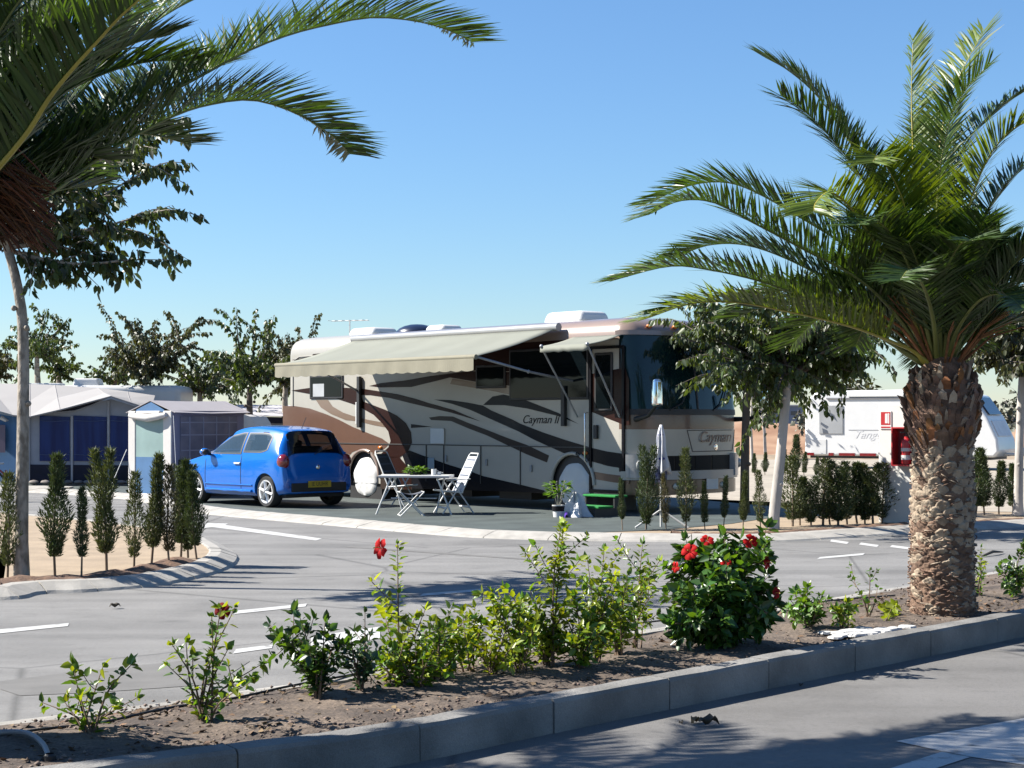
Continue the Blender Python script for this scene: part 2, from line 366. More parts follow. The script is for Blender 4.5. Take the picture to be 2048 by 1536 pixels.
# left island with its sloping kerb
I_ = [(-24,15.4),(-10,15.4),(-6.2,15.4),(-4.7,15.5),(-4.5,16),(-4.1,16.2),(-3.56,16.8),(-3.28,17.7),(-3.18,18.5),(-3.2,19.5),(-3.36,20.5),(-3.76,21.9),(-4.25,23.3),(-5.2,24.9),(-6.8,26.9),(-8.1,28.2),(-9.9,29.4),(-24,33)]
I_ = [(-24,14.2),(-9,15.0),(-6.2,15.35)]+I_[3:]
sweep_kerb('island_kerb', I_, [(0,0.0),(0.03,0.03),(0.22,0.10),(0.34,0.105),(0.36,0.10),(0.36,0.0)], M_kerb, 0.5, 0.010, M_mortar)
poly_sheet('island_sand', [tuple(p) for p in offset_line(catmull(I_, 200), .34)], M_sand, zt=0.085)
L_ = catmull(I_, 300); band = [p for p in offset_line(L_, .36) if p[1] < 18.9 and p[0] > -14]; band2 = [p for p in offset_line(L_, .80) if p[1] < 18.9 and p[0] > -14]
def strip(name, a, bb, m, z, hump=0.02):
    n = min(len(a), len(bb)); a = catmull(a, 120); bb = catmull(bb, 120); G = np.zeros((120, 6, 3))
    for i in range(120):
        for j in range(6):
            t = j/5; x, y = a[i]*(1-t)+bb[i]*t
            G[i, j] = (x, y, z+(hump*math.sin(math.pi*t)*(1+1.2*mn.noise((x*5, y*5, 1))) if 0 < j < 5 else 0))
    q = MB(); q.grid(G); o = struct(q.build(name, m, smooth=60))
    if sum(p.normal.z for p in o.data.polygons) < 0: o.data.flip_normals()
strip('island_mulch', band, band2, M_mulch, 0.089, 0.035)
Lk_ = catmull(K, 400); s1 = [p for p in offset_line(Lk_, .45) if 2.2 < p[0] < 13]; s2 = [p for p in offset_line(Lk_, .80) if 2.2 < p[0] < 13]
strip('hedge_mulch', s1, s2, M_mulch, PAD+.004, 0.035)
# painted markings
def mark(pts, name='road_marking', m=None, z=0.004):
    b = MB(); b.poly([tuple(gp(x, y, z)) for x, y in pts]); o = struct(b.build(name, m or M_paint))
    if o.data.polygons[0].normal.z < 0: o.data.flip_normals()
for pts in [[(-60,1264),(138,1246),(136,1252),(-60,1273)], [(474,1221),(614,1207),(611,1213),(468,1228)], [(846,1187),(968,1177),(965,1182),(840,1192)],
            [(1170,1160),(1282,1149),(1280,1153),(1164,1165)], [(1640,1114),(1730,1106),(1726,1110),(1634,1118)],
            [(472,1298),(546,1289),(544,1296),(466,1307)], [(622,1273),(760,1253),(760,1277),(622,1294)], [(948,1243),(1000,1237),(998,1245),(944,1252)],
            [(1200,1210),(1290,1199),(1288,1205),(1194,1217)],
            [(410,1046),(456,1047),(450,1050),(644,1077),(632,1081),(424,1054),(408,1056)],
            [(1663,1079),(1698,1084),(1694,1088),(1660,1083)], [(1722,1085),(1758,1090),(1754,1094),(1718,1089)], [(1784,1090),(1822,1095),(1818,1099),(1780,1094)]]:
    mark(pts)
mark([(1792,1482),(2060,1434),(2060,1531),(1940,1513),(1884,1502)], z=0.008); mark([(1884,1503),(1940,1514),(1836,1548),(1770,1540)], z=0.0085)
mark([(0,1362),(130,1346),(360,1322),(500,1322),(430,1368),(200,1384),(40,1391),(0,1378)], 'road_patch', M_patch, 0.003)
mark([(700,1092),(1100,1120),(1090,1122),(690,1094)], 'road_seam', M_patch, 0.003)

# earth bank and far things
G = np.zeros((90, 14, 3))
for i in range(90):
    x = -10+i*1.1
    for j in range(14):
        t = j/13; y = 82+t*16
        z = 1.45*min(1, t*2.2)**1.3*(1 if t < .7 else 1-(t-.7)*1.5)*(1+.35*mn.noise((x*.13, 0, 5)))+.35*mn.noise((x*.5, y*.3, 2))*t+.15*mn.noise((x*1.7, y*1.2, 2))*t
        G[i, j] = (x, y, z-.05 if t > 0 else -.05)
b = MB(); b.grid(G); M_bank = mat('earth_bank', (0.30,0.16,0.09), 0.95, vscale=0.5, col2=(0.46,0.29,0.18), bump=0.6, bscale=3)
o = struct(b.build('earth_bank', M_bank, smooth=40))
if sum(p.normal.z for p in o.data.polygons) < 0: o.data.flip_normals()
t = thing('warehouse', 'distant low blue grey warehouse beyond the earth bank, left of the caravan', 'building', (60, 302, 0))
M_ware = mat('warehouse_cladding', (0.16,0.21,0.32), 0.6, var=0.1, vscale=.3); M_ware2 = mat('warehouse_trim', (0.6,0.62,0.65), 0.6)
b = MB(); b.box((0,4,2.1), (26,10,4.2)); b.build('wall', M_ware, t)
b = MB(); b.box((0,4,4.3), (26.6,10.6,.22)); b.build('roof', M_ware2, t)
b = MB(); b.box((0,-1.04,.75), (26,.12,.5)); b.build('trim_band', M_ware2, t)
for x in np.arange(-11.5,12,2.4): b = MB(); b.box((x,-1.03,2.9), (1.4,.1,.7)); b.build('window', mat('far_glass', (0.05,0.07,0.1), 0.1), t)
# ================================================================== MOTORHOME
M_cream = mat('rv_cream', (0.45,0.425,0.37), 0.3, var=0.02, coat=0.1)
M_tan = mat('rv_tan_metallic', (0.31,0.225,0.178), 0.3, var=0.03, coat=0.6)
M_brown = mat('rv_brown', (0.15,0.082,0.055), 0.26, var=0.03, coat=0.25)
M_dbrown = mat('rv_dark_brown', (0.030,0.012,0.009), 0.26, var=0.05, spec=0.15)
M_tanst = mat('rv_tan_stripe', (0.22,0.155,0.11), 0.26, var=0.03, coat=0.25)
M_dgrey = mat('rv_charcoal', (0.012,0.012,0.015), 0.25, var=0.05, spec=0.14)
M_taupe = mat('rv_taupe', (0.055,0.040,0.032), 0.28, var=0.05, spec=0.16)
M_silver = mat('rv_silver', (0.36,0.36,0.35), 0.3, var=0.03, coat=0.5)
M_glassd = mat('tinted_glass', (0.004,0.007,0.009), 0.05, var=0.1, spec=0.16)
M_wind = mat('windscreen_glass', (0.004,0.014,0.016), 0.045, vscale=1.2, col2=(0.008,0.034,0.036), spec=0.4)
M_line = mat('panel_gap', (0.05,0.045,0.04), 0.6)
M_awn = mat('awning_cloth', (0.285,0.295,0.245), 0.85, var=0.04, vscale=1.5, transl=0.12, tcol=(1,.95,.85))
M_awn2 = mat('awning_valance', (0.30,0.28,0.205), 0.85, var=0.05, transl=0.12, tcol=(1,.95,.8))
RVL, RVW, RF, RR = 10.45, 2.76, 0.28, 0.16
rvx, rvy = -4.88, 36.37
rv = thing('motorhome', 'large cream and brown motorhome with swirl stripes and an open side awning', 'motorhome', (rvx, rvy, PAD), math.atan2(-.747, .664))
def wl(px, py, y=0.0):
    a = (px-CX)/F; u = (a*(rvy+.664*y)-rvx-.747*y)/(.664+.747*a); Z = rvy-.747*u+.664*y
    return u, H-(py-HY)/F*Z-PAD
def plan(z, ins, off=0.0):
    """body outline at height z: near side rear -> front -> far side -> rear"""
    sh = -(max(0, z-1.73))*.13
    P = []; L, W = RVL, RVW; i = ins-off
    rf = max(RF, i+.04); rr = max(RR, i+.04); n = 7
    for x in (rr, 2.25, 4.2, 6.2, 8.2, L-rf-.05): P.append((x, i))
    def bow(x, y): return x+.24*(1-((y-W/2)/(W/2))**2)*max(0, min(1, (x-(L-rf-.1))/.3))
    for k in range(1, n+1):
        t = math.pi/2*k/n; P.append((L-rf+(rf-i)*math.sin(t), rf-(rf-i)*math.cos(t)))
    for k in range(1, 10): P.append((L-i, rf+(W-2*rf)*k/10))
    for k in range(n+1):
        t = math.pi/2*k/n; P.append((L-rf+(rf-i)*math.cos(t), W-rf+(rf-i)*math.sin(t)))
    for x in (L-rf-.05, 8.2, 6.2, 4.2, 2.25, rr): P.append((x, W-i))
    for k in range(1, 6):
        t = math.pi/2*k/6; P.append((rr-(rr-i)*math.sin(t), W-rr+(rr-i)*math.cos(t)))
    P.append((i, W-rr)); P.append((i, rr))
    for k in range(1, 6):
        t = math.pi/2*k/6; P.append((rr-(rr-i)*math.cos(t), rr-(rr-i)*math.sin(t)))
    out = []
    for x, y in P:
        f = max(0, min(1, (x-(L-1.3))/1.3)); out.append((bow(x, y)+sh*f*f*(3-2*f), y, z))
    return out
NF0, NF1 = 5, 6+7+9+8          # index range of the front wrap
lev = [(.32,0),(.58,0),(.72,0),(.99,0),(1.45,0),(1.73,0),(2.4,0),(3.0,0),(3.12,.012),(3.22,.05),(3.30,.12),(3.36,.22),(3.40,.4),(3.42,.75)]
b = MB(); rings = [plan(z, i) for z, i in lev]; n = len(rings[0])
for k in range(len(rings)-1):
    for j in range(n):
        if j < 5 and lev[k+1][0] <= 3.0: continue                     # near wall is its own panel
        zc = (lev[k][0]+lev[k+1][0])/2; fr = NF0 <= j < NF1
        if zc > 3.0: mi = 1 if 1 <= j <= NF1+4 else 0
        elif fr: mi = 2 if zc < .58 else 5 if zc < .72 else 4 if zc < .99 else 0 if zc < 1.45 else 3 if zc < 1.73 else 4
        else: mi = 3 if zc < 1.3 else 0
        j2 = (j+1) % n; b.add([rings[k][j], rings[k][j2], rings[k+1][j2], rings[k+1][j]], [(0,1,2,3)], mi)
b.poly(rings[-1], 0); b.poly(rings[0][::-1], 4)
# near wall panel with its two wheel arches
pts = [(RR, .32)]
ARCH = [(2.78, .50), (8.97, .53)]
for u0, r in ARCH:
    for k in range(13):
        t = math.pi-math.pi*k/12; pts.append((u0+r*math.cos(t)*(1), .47+r*math.sin(t)*1.0 if k not in (0, 12) else .32))
pts += [(RVL-RF-.05, .32), (RVL-RF-.05, 3.0), (RR, 3.0)]
b.poly([(x, 0, z) for x, z in pts], 0)
bm_ = b.build('body', [M_cream, M_tan, M_brown, M_brown, M_dgrey, M_silver], rv, smooth=35, fixn=True)
# wheel wells and running gear (dark boxes under the floor)
b = MB(); b.box((5.2,1.3,.42), (9.6,2.2,.3)); [b.box((u,.55,.5), (1.08,1.0,1.02)) for u, _ in ARCH]
for u in (1.2,3.9,5.4,7.1): b.box((u,.9,.26), (.9,1.2,.26))
b.build('underbody', M_black, rv)
# the swirls (decals lying 3 mm proud of the wall, drawn in wall coordinates)
ST = []
def stripe(pts, mi, lay=1): ST.append(([wl(*p) for p in pts], mi, lay))
# lower rear brown field
stripe([(566,812),(589,812),(620,817),(654,829),(677,839),(706,854),(736,866),(764,877),(778,887),(774,893),(764,901),(747,908),(744,905),(735,901.5),(712,901.5),(704,905),(701,909),(677,905),(566,893)], 0)
stripe([(566,893.5),(677,905.5),(700,909.5),(697,920),(694,945),(694,976),(566,968)], 0)
stripe([(758,909.5),(779,912),(802,918),(824,943),(824,979),(761,978),(761,945),(758,925)], 5)
# dark skirt wedge
stripe([(802,903),(820,901),(854,914),(899,930),(942,943),(966,952),(1040,969),(1089,981),(1090,986),(927,980),(824,977),(815,940)], 3)
# tan swoosh
stripe([(630,797),(655,798),(665.5,813),(686,825),(706,832),(736,839.5),(772,846),(772,855),(750,851),(715,842.5),(692,840.5),(662,828),(642,815)], 1)
# dark brown swoosh from the rear window round to the skirt
stripe([(583,781),(621,775.5),(690,775.5),(722,777),(762,783),(794,788),(830,797),(858,806),(908,820),(962,843),(905,826),(858,815),(820,806),(780,796),(740,790),(722,790),(727,803),(743,809),(772,820),(794,831),(812,846),(822,864),(824,885),(818,900),(801,914),(785,916),(768,913),(763,907),(777,894.5),(781.5,882),(777,863),(765,847),(747,829),(727,818),(715,811),(674,797.5),(621,788)], 2, 2)
stripe([(757,912.5),(800,914),(802,919),(824,945),(822,979),(808,979),(792,945)], 2, 2)
# upper brown band under the awning
stripe([(738,772),(762,766),(809,761),(860,752),(940,742),(1178,748),(1178,764),(1022,772),(955,764),(900,755),(860,765),(823,774),(762,775)], 2)
stripe([(955,765),(1022,773),(1022,790),(990,783),(955,777),(900,768),(905,757)], 1)
stripe([(944,693),(1178,676),(1178,747),(944,741)], 2)  # dark brown panel; also paints in the deep shade under the awning
# rear arrow and small wedge
stripe([(583,720),(624,712),(626,708),(668,704),(654,711.5),(636,717.5),(620,719)], 4)
stripe([(822,848),(864,853.5),(822,856)], 3)
# broad dark stripe running down to the front
stripe([(868,799),(900,800),(935,805),(966,811),(983,821),(1025,839),(1040,847),(1084,864),(1131,880),(1179.5,894.5),(1179.5,922),(1131,908),(1098,893),(1069,880),(1037,863),(1010,851),(972,834),(941,820),(905,808)], 3)
stripe([(966,810),(985,793),(1007,789),(1043,797),(1084,813),(1117,826),(1157,848),(1120,833),(1054,817),(1010,810.5)], 3)
# lower taupe stripe
stripe([(858,835),(880,832),(906,833),(937,846),(975,860),(1010,874),(1054,890),(1098,911),(1094,925),(1054,909),(1018,892),(974,871),(937,857),(902,842),(862,840)], 5)
# around the door and in front of it
stripe([(1181,748),(1250,735),(1258,760),(1258,851),(1246,849),(1215,837),(1184,824)], 2)
stripe([(1180.5,895),(1215,903),(1258,909),(1258,939),(1215,932),(1180.5,922)], 3)
stripe([(1180.5,942),(1215,948),(1258,953),(1258,968),(1228,965),(1180.5,957)], 0)
b = MB()
for pl, mi, lay in ST: b.poly([(x, -.0035*lay, z) for x, z in pl], mi)
o = b.build('swirl_stripe', [M_brown, M_tanst, M_dbrown, M_dgrey, M_taupe, M_taupe], rv)
for p in o.data.polygons: 
    if p.normal.y > 0: p.flip()
# panel lines, hatches, seam along the belt
b = MB()
u0, z0 = wl(823, 888.5); u1, z1 = wl(1100, 894); zb = (z0+z1)/2
b.box(((RR+9.4)/2, -.012, zb), (9.4-RR, .012, .018))
for px in (853,888,962,1041): u, z = wl(px, 930); b.box((u, -.012, (zb+.40)/2), (.016, .012, zb-.42))
for (x0,y0,x1,y1) in ((1107,650,1107,690),):
    pass
b.build('panel_seam', M_line, rv)
b = MB(); u, z = wl(876,872); b.box((u,-.02,z), (.42,.02,.30)); u, z = wl(876,873)
b.build('service_hatch', M_white, rv, bevel=.02)
b = MB(); u, z = wl(863,927); b.box((u,-.015,z), (.2,.015,.22)); b.build('vent_grille', mat('vent_blue_grey', (0.30,0.38,0.44), .5), rv, bevel=.005)
for px, py in ((974,925),(1063,937),(893,917)):
    b = MB(); u, z = wl(px, py); b.box((u,-.018,z), (.05,.025,.12)); b.build('latch', M_grey, rv, bevel=.006)
for px, py in ((761,895),(1171,906)):
    b = MB(); u, z = wl(px, py); b.ball((u,-.01,z), (.07,.03,.035), 10); b.build('marker_lamp', M_amber, rv, smooth=60)
# rear corner trim (grey edge line of the white cap)
b = MB(); pr = [wl(574.5,760)]
b.tube([(RR+.06,-.004,1.9),(RR+.06,-.004,2.75),(RR+.12,-.004,2.9),(RR+.3,-.004,2.97),(2.1,-.004,2.985)], .012, 6); b.build('corner_trim', mat('trim_grey', (0.3,0.28,0.25), .5), rv, smooth=60)
# side windows
def window(px0, py0, px1, py1, name='window', m=None, parent=None):
    ua, za = wl(px0, py0); ub, zb_ = wl(px1, py1); b = MB()
    b.box(((ua+ub)/2, -.014, (za+zb_)/2), (ub-ua, .03, za-zb_)); fr = b.build(name, M_black, rv, bevel=.03)
    b = MB(); b.box(((ua+ub)/2, -.031, (za+zb_)/2), (ub-ua-.09, .008, za-zb_-.09)); b.build('pane', m or M_glassd, fr)
    return fr
wf = window(621,751,687,797)
ua, za = wl(629,768); ub, zb_ = wl(651,793)
b = MB(); b.box(((ua+ub)/2,-.038,(za+zb_)/2), (ub-ua,.006,za-zb_)); b.build('blind', mat('grey_blind', (0.42,0.44,0.45), .7), wf)
window(953,731,1012,776); window(1020,700,1178,799)
window(1190,706,1226,822, 'door_window')
# entrance door frame
d0, _ = wl(1182,800); d1, _ = wl(1247.5,800)
b = MB()
for u, hw in ((d0,.05),(d1,.055)): b.box((u,-.02,1.62), (hw,.03,2.5))
b.box(((d0+d1)/2,-.02,.37), (d1-d0+.05,.031,.06)); b.box(((d0+d1)/2,-.02,2.87), (d1-d0+.05,.031,.05))
fr = b.build('door', M_dgrey, rv, bevel=.004)
b = MB(); u, z = wl(1193.5,864); b.box((u,-.03,z), (.09,.05,.24)); b.build('handle', M_black, fr, bevel=.012)
b = MB(); u, z = wl(1178,836); b.tube([(d0-.07,-.02,z+.1),(d0-.07,-.09,z+.08),(d0-.07,-.09,z-.75),(d0-.07,-.02,z-.78)], .014, 8); b.build('grab_rail', M_chrome, rv, smooth=60)
# model name on the side
uu, zz = wl(1080, 839.5)
text('lettering', 'Cayman II', .215, M_dgrey, rv, Matrix.Translation((uu,-.006,zz)) @ Matrix.Rotation(R(90),4,'X'), .35, .002, sx=1.12)
# front: windscreen, gasket, mask seam, lettering, emblem, grille, bumper, lamps
def front(z, t, off):
    P = plan(z, 0, off)[NF0:NF1+1]; P = [Vector(p) for p in P]
    d = [0]
    for i in range(1, len(P)): d.append(d[-1]+(P[i]-P[i-1]).length)
    s = t*d[-1]; i = max(k for k in range(len(P)-1) if d[k] <= s+1e-9)
    return P[i].lerp(P[i+1], (s-d[i])/max(1e-6, d[i+1]-d[i]))
def fpatch(name, t0, t1, z0, z1, off, m, nz=8, nt=26, parent=rv, rnd_=0.0, thick=0.0):
    b = MB(); G = []
    for i in range(nz+1):
        z = z0+(z1-z0)*i/nz; e = rnd_*max(0, abs(2*i/nz-1)-.6)/.4 if rnd_ else 0
        G.append([front(z, t0+e+(t1-t0-2*e)*j/nt, off) for j in range(nt+1)])
    b.grid(G); G0 = [[front(z0+(z1-z0)*i/nz, t0+(t1-t0)*j/nt, -.002) for j in (0, nt)] for i in (0, nz)]
    # rim back to the body
    def rim(a, bb): b.add([a[0], a[1], bb[1], bb[0]], [(0,1,2,3)])
    for i in range(nz):
        rim((G[i][0], G[i+1][0]), (front(z0+(z1-z0)*i/nz, t0, -.002), front(z0+(z1-z0)*(i+1)/nz, t0, -.002)))
    for r_i, zz_ in ((0, z0), (nz, z1)):
        for j in range(nt): rim((G[r_i][j], G[r_i][j+1]), (front(zz_, t0+(t1-t0)*j/nt, -.002), front(zz_, t0+(t1-t0)*(j+1)/nt, -.002)))
    return b.build(name, m, parent, smooth=40, fixn=True)
fpatch('windscreen', .045, .965, 1.80, 3.08, .014, M_wind, 12, 40)
fpatch('windscreen_gasket', .02, .98, 1.70, 1.80, .022, M_black, 2, 40)
b = MB(); b.tube([front(1.8+1.26*k/8, .5, .02) for k in range(9)], .018, 6); b.build('windscreen_divider', M_black, rv, smooth=60)
for s_ in (.30, .62):
    b = MB(); b.tube([front(1.78, s_, .03), front(1.9, s_+.08, .05), front(2.25, s_+.16, .035)], .012, 6); b.build('wiper', M_black, rv)
fpatch('brow_visor', .03, .97, 3.08, 3.16, .05, M_tan, 3, 30)
for t_ in (.22,.40,.5,.6,.78):
    b = MB(); p = front(3.24, t_, -.02); b.ball(p, (.06,.07,.035), 10); b.build('marker_lamp', M_amber, rv, smooth=60)
fpatch('bumper', .03, .97, .58, .73, .07, M_silver, 4, 30)
fpatch('lower_bumper', .05, .95, .33, .56, .03, mat('rv_bronze', (0.16,0.085,0.04), .3, coat=.6), 4, 30)
for t0_, t1_ in ((.205,.33),(.34,.47),(.48,.61),(.62,.795)): fpatch('grille', t0_, t1_, .745, .985, .008, mat('grille_black', (.008,.008,.009), .6, spec=.15), 2, 8)
for t0_, t1_ in ((.06,.20),(.80,.94)):
    hl = fpatch('headlight', t0_, t1_, .62, 1.02, .09, mat('headlamp_lens', (0.40,0.41,0.42), .08, var=.1, vscale=9, coat=1), 6, 8)
    b = MB(); p = front(.84, (t0_+t1_)/2, .085); b.ball(p, (.04,.09,.09), 10); b.build('reflector', M_silver, hl, smooth=60)
for t_ in (.34, .70):
    b = MB(); p = front(.46, t_, .035); b.ball(p, (.04,.085,.06), 10); b.build('fog_lamp', mat('fog_lens', (.75,.72,.6), .1, coat=1), rv, smooth=60)
def fmat(z, t, off):
    a, c = front(z, t-.04, off), front(z, t+.04, off); p = front(z, t, off); x = (c-a).normalized(); zz_ = Vector((0,0,1)); n_ = x.cross(zz_).normalized()
    return Matrix.Translation(p) @ Matrix((x, zz_, n_)).transposed().to_4x4()
text('lettering', 'Cayman', .27, mat('letter_bronze', (.16,.07,.05), .3), rv, fmat(1.305, .645, .008), .35, .002, sx=1.1)
b = MB(); b.lathe([(0,.02),(.035,.018),(.04,.008),(.055,.008),(.06,0)], n=20); o = b.build('emblem', M_chrome, rv, smooth=40); o.matrix_local = fmat(1.13, .655, .002)
b = MB()
for a_, c_ in (((1.43,.42),(1.43,.87)), ((1.43,.42),(1.06,.46)), ((1.43,.87),(1.06,.83)), ((1.06,.46),(1.06,.83))):
    b.tube([front(a_[0]+(c_[0]-a_[0])*k/8, a_[1]+(c_[1]-a_[1])*k/8, .002) for k in range(9)], .008, 5)
b.build('bonnet_seam', M_line, rv)
b = MB(); b.box((0,0,0), (.34,.22,.012)); o = b.build('number_plate', M_white, rv, bevel=.004); o.matrix_local = fmat(.50, .60, .05)
# mirrors on their arms
for t_, px, py, Y, sgn in ((.10,1314,785,28.05,1),(.95,1527,800,29.9,-1)):
    wpt = at(px, py, Y)-Vector((rvx, rvy, PAD)); M3 = Matrix.Rotation(-rv.rotation_euler.z, 3, 'Z'); c = M3 @ wpt
    b = MB(); base = front(1.62, t_, .01); b.tube([base, base.lerp(c, .5)+Vector((.05,0,-.16)), c+Vector((0,0,-.2)), c], [.05,.035,.03,.03], 8); mm = b.build('mirror_arm', M_black, rv, smooth=60)
    b = MB(); b.box(c, (.13,.21,.46), mi=0, taper=.84); b.build('mirror_head', M_chrome, mm, bevel=.05, bseg=4, smooth=50)
# wheels with cloth covers
for (u, r), cl in zip(ARCH, ('white', 'pale')):
    b = MB(); b.lathe([(.18,.30),(.44,.30),(.455,.22),(.455,.08),(.43,.02),(.2,.02)], (u,.06,.42), 32, axis='Y'); wh = b.build('wheel', M_tyre, rv, smooth=40)
    M_cov = mat('wheel_cloth', (0.74,0.74,0.73), .8, var=.03, bump=.3, bscale=5)
    b = MB(); G = []
    for i in range(7):
        f = i/6; row = []
        for k in range(33):
            t = 2*math.pi*k/32; rr = .455*f*(1+.015*math.sin(5*t)); zz_ = rr*math.sin(t)
            row.append((u+rr*math.cos(t)*(1.0), .035-.035*(1-f*f)+.012*math.sin(7*t+u)*f+(.06 if i == 6 else 0), .44+max(-.40, zz_)))
        G.append(row)
    b.grid(G); b.build('wheel_cover', M_cov, wh, smooth=60, fixn=True)
    b = MB(); b.tube([(u+(r+.02)*math.cos(t), -.008, .47+(r+.02)*math.sin(t)) for t in np.linspace(math.pi, 0, 17)], .035, 8); b.build('wheel_arch_trim', M_tan if u < 5 else M_cream, rv, smooth=60)
# roof equipment
def rbox(px, py, y, d, name, m, z=None, tp=.86):
    u, _ = wl(px, py, y); b = MB(); b.box((u, y, 3.40+d[2]/2), d, taper=tp); return b.build(name, m, rv, bevel=.085, bseg=3, smooth=50)
rbox(747,650,1.2,(.95,.75,.19),'air_conditioner',M_white); rbox(1153,640,1.2,(1.1,.8,.23),'air_conditioner',M_white)
rbox(888,655,1.2,(.62,.6,.15),'roof_vent',M_white)
u, _ = wl(834,655,1.2); b = MB(); b.ball((u,1.2,3.40), (.45,.45,.21), 20); b.build('satellite_dome', mat('navy_plastic', (0.015,0.025,0.06), .3), rv, smooth=60)
b = MB(); b.tube([(0.5,1.3,3.35),(0.5,1.3,3.80)], .015, 6); b.tube([(.1,1.1,3.80),(.9,1.5,3.80)], .012, 6)
for k in range(6): b.tube([(.1+.15*k-.07,1.1+.075*k+.15,3.80),(.1+.15*k+.07,1.1+.075*k-.15,3.80)], .006, 5)
b.build('aerial', M_alu, rv)
# main awning: case, cloth with slight sag, front bar, scalloped valance, folding arms
A0, A1, PR, ZT, ZB = 2.55, 8.62, 1.98, 3.24, 2.70
b = MB(); b.tube([(A0-.05,-.07,ZT+.03),(A1+.06,-.07,ZT+.03)], .075, 10); aw = b.build('awning_case', M_silver, rv, smooth=50)
G = [[(A0+(A1-A0)*j/24, -.10-(PR-.1)*i/10, ZT-(ZT-ZB)*(i/10)-.045*math.sin(math.pi*i/10)*(1+.25*math.sin(j*1.3))) for j in range(25)] for i in range(11)]
b = MB(); b.grid(G); o = b.build('awning', M_awn, rv, smooth=60); sm = o.modifiers.new('thickness', 'SOLIDIFY'); sm.thickness = .006
b = MB(); b.tube([(A0-.03,-PR,ZB-.01),(A1+.03,-PR,ZB-.01)], .045, 8); b.build('awning_bar', M_awn2, aw, smooth=50)
top = [(A0+(A1-A0)*j/120, -PR-.035, ZB-.03) for j in range(121)]
bot = [(A0+(A1-A0)*j/120, -PR-.04-.01*math.sin(j*.5), ZB-.235-.022*abs(math.sin(j*math.pi/6))) for j in range(121)]
b = MB(); b.grid([top, bot]); o = b.build('valance', M_awn2, rv); sm = o.modifiers.new('thickness', 'SOLIDIFY'); sm.thickness = .004
for pts in ([(A1-.05,-PR+.05,ZB),(8.9,-1.0,2.45),(9.0,-.03,2.3)], [(A0+.05,-PR+.05,ZB),(3.0,-1.0,2.5),(2.62,-.03,2.2)]):
    b = MB(); b.tube([pts[0], pts[1]], .022, 8); b.tube([pts[1], pts[2]], .022, 8); b.ball(pts[1], .035, 8); b.build('awning_arm', M_grey, rv, smooth=50)
u, z = wl(722, 800); b = MB(); b.box((u,-.05,1.98), (.09,.07,1.05)); b.box((u-.05,-.07,1.75), (.04,.05,.45), mi=1); b.build('awning_arm', [M_black, M_alu], rv, bevel=.008)
u, z = wl(1131, 800); b = MB(); b.box((u,-.05,1.86), (.09,.07,.72)); b.build('awning_arm', M_black, rv, bevel=.008)
# door awning
D0, D1, DP = 9.03, 10.22, .84
G = [[(D0+(D1-D0)*j/10, -.03-(DP-.03)*i/6, 3.08-.19*(i/6)-.02*math.sin(math.pi*i/6)) for j in range(11)] for i in range(7)]
b = MB(); b.grid(G); b.grid([G[-1], [(p[0], p[1]-.01, p[2]-.11-.012*math.sin(p[0]*22)) for p in G[-1]]])
o = b.build('door_awning', M_awn, rv, smooth=60); sm = o.modifiers.new('thickness', 'SOLIDIFY'); sm.thickness = .006
for u0_, u1_ in ((D0+.03,9.33),(D1-.02,10.18)):
    b = MB(); b.tube([(u0_,-DP,2.88),(u1_-.2 if u0_ < 9.5 else u1_,-.04,1.66)], .018, 8); b.ball((u0_,-DP,2.89), .035, 8); b.build('door_awning_arm', M_grey, rv, smooth=50)
# ================================================================== BLUE CAR
M_blue = mat('car_blue', (0.001,0.15,0.60), 0.2, metal=0.0, var=0.03, coat=0.7)
M_cglass = mat('car_glass', (0.07,0.12,0.17), 0.03, var=0.05, spec=0.5, alpha=0.50)  # pale blue in the colour stands in for reflected sky
M_cglass2 = mat('car_glass_dark', (0.004,0.006,0.008), 0.04, var=0.05, spec=0.6, alpha=0.70)
M_tail = mat('tail_lamp_red', (0.22,0.008,0.012), 0.12, var=0.1, coat=1)
M_alloy = mat('alloy', (0.95,0.95,0.95), 0.3, metal=0.25, var=0.03)
car = thing('hatchback_car', 'small bright blue three door hatchback parked beside the motorhome', 'car', (-4.75, 32.15, PAD), math.atan2(.73, -.68))
ST_ = [  # x, half width, floor, belt, top, roof half width
 (1.90,.50,.26,.50,.55,.40),(1.86,.64,.22,.60,.68,.52),(1.72,.75,.20,.70,.78,.62),(1.45,.81,.19,.78,.87,.68),(1.15,.825,.19,.84,.93,.70),(.86,.83,.19,.89,1.00,.70),
 (.48,.83,.19,.92,1.24,.64),(.10,.83,.19,.93,1.43,.60),(-.35,.83,.19,.94,1.50,.585),(-.85,.83,.19,.95,1.49,.575),(-1.25,.825,.20,.96,1.455,.565),(-1.46,.815,.22,.955,1.40,.56),
 (-1.58,.80,.24,.94,1.17,.58),(-1.655,.785,.25,.86,.97,.62),(-1.70,.77,.26,.66,.74,.60),(-1.735,.74,.27,.52,.58,.55),(-1.74,.70,.28,.40,.46,.50)]
XS = np.array([s[0] for s in ST_])[::-1]
from itertools import product
def stn(x):
    return [float(np.interp(x, XS, np.array([s[k] for s in ST_])[::-1])) for k in range(1, 6)]
STC = catmull([np.array(s) for s in ST_], 110)
def sect(s):
    x, W, zb, be, zt, rw = s; be = min(be, zt-.04)
    mid = (be+.08, W*.945)
    return np.array([(0,zb),(W*.80,zb),(W*.95,zb+.05),(W*.985,zb+.14),(W,zb+(be-zb)*.45),(W*.995,zb+(be-zb)*.75),(W*.965,be),
        ((W*.965+rw)/2+.025,(be+zt-.09)/2 if zt-be > .2 else be+(zt-be)*.5),(rw,max(be+.01,zt-.07)),(rw*.85,zt-.02),(rw*.5,zt-.004),(0,zt)])
def csec(x):
    s = [x]+stn(x); return sect(s)
NS = 46
def dense(sec): return catmull(list(sec), NS)
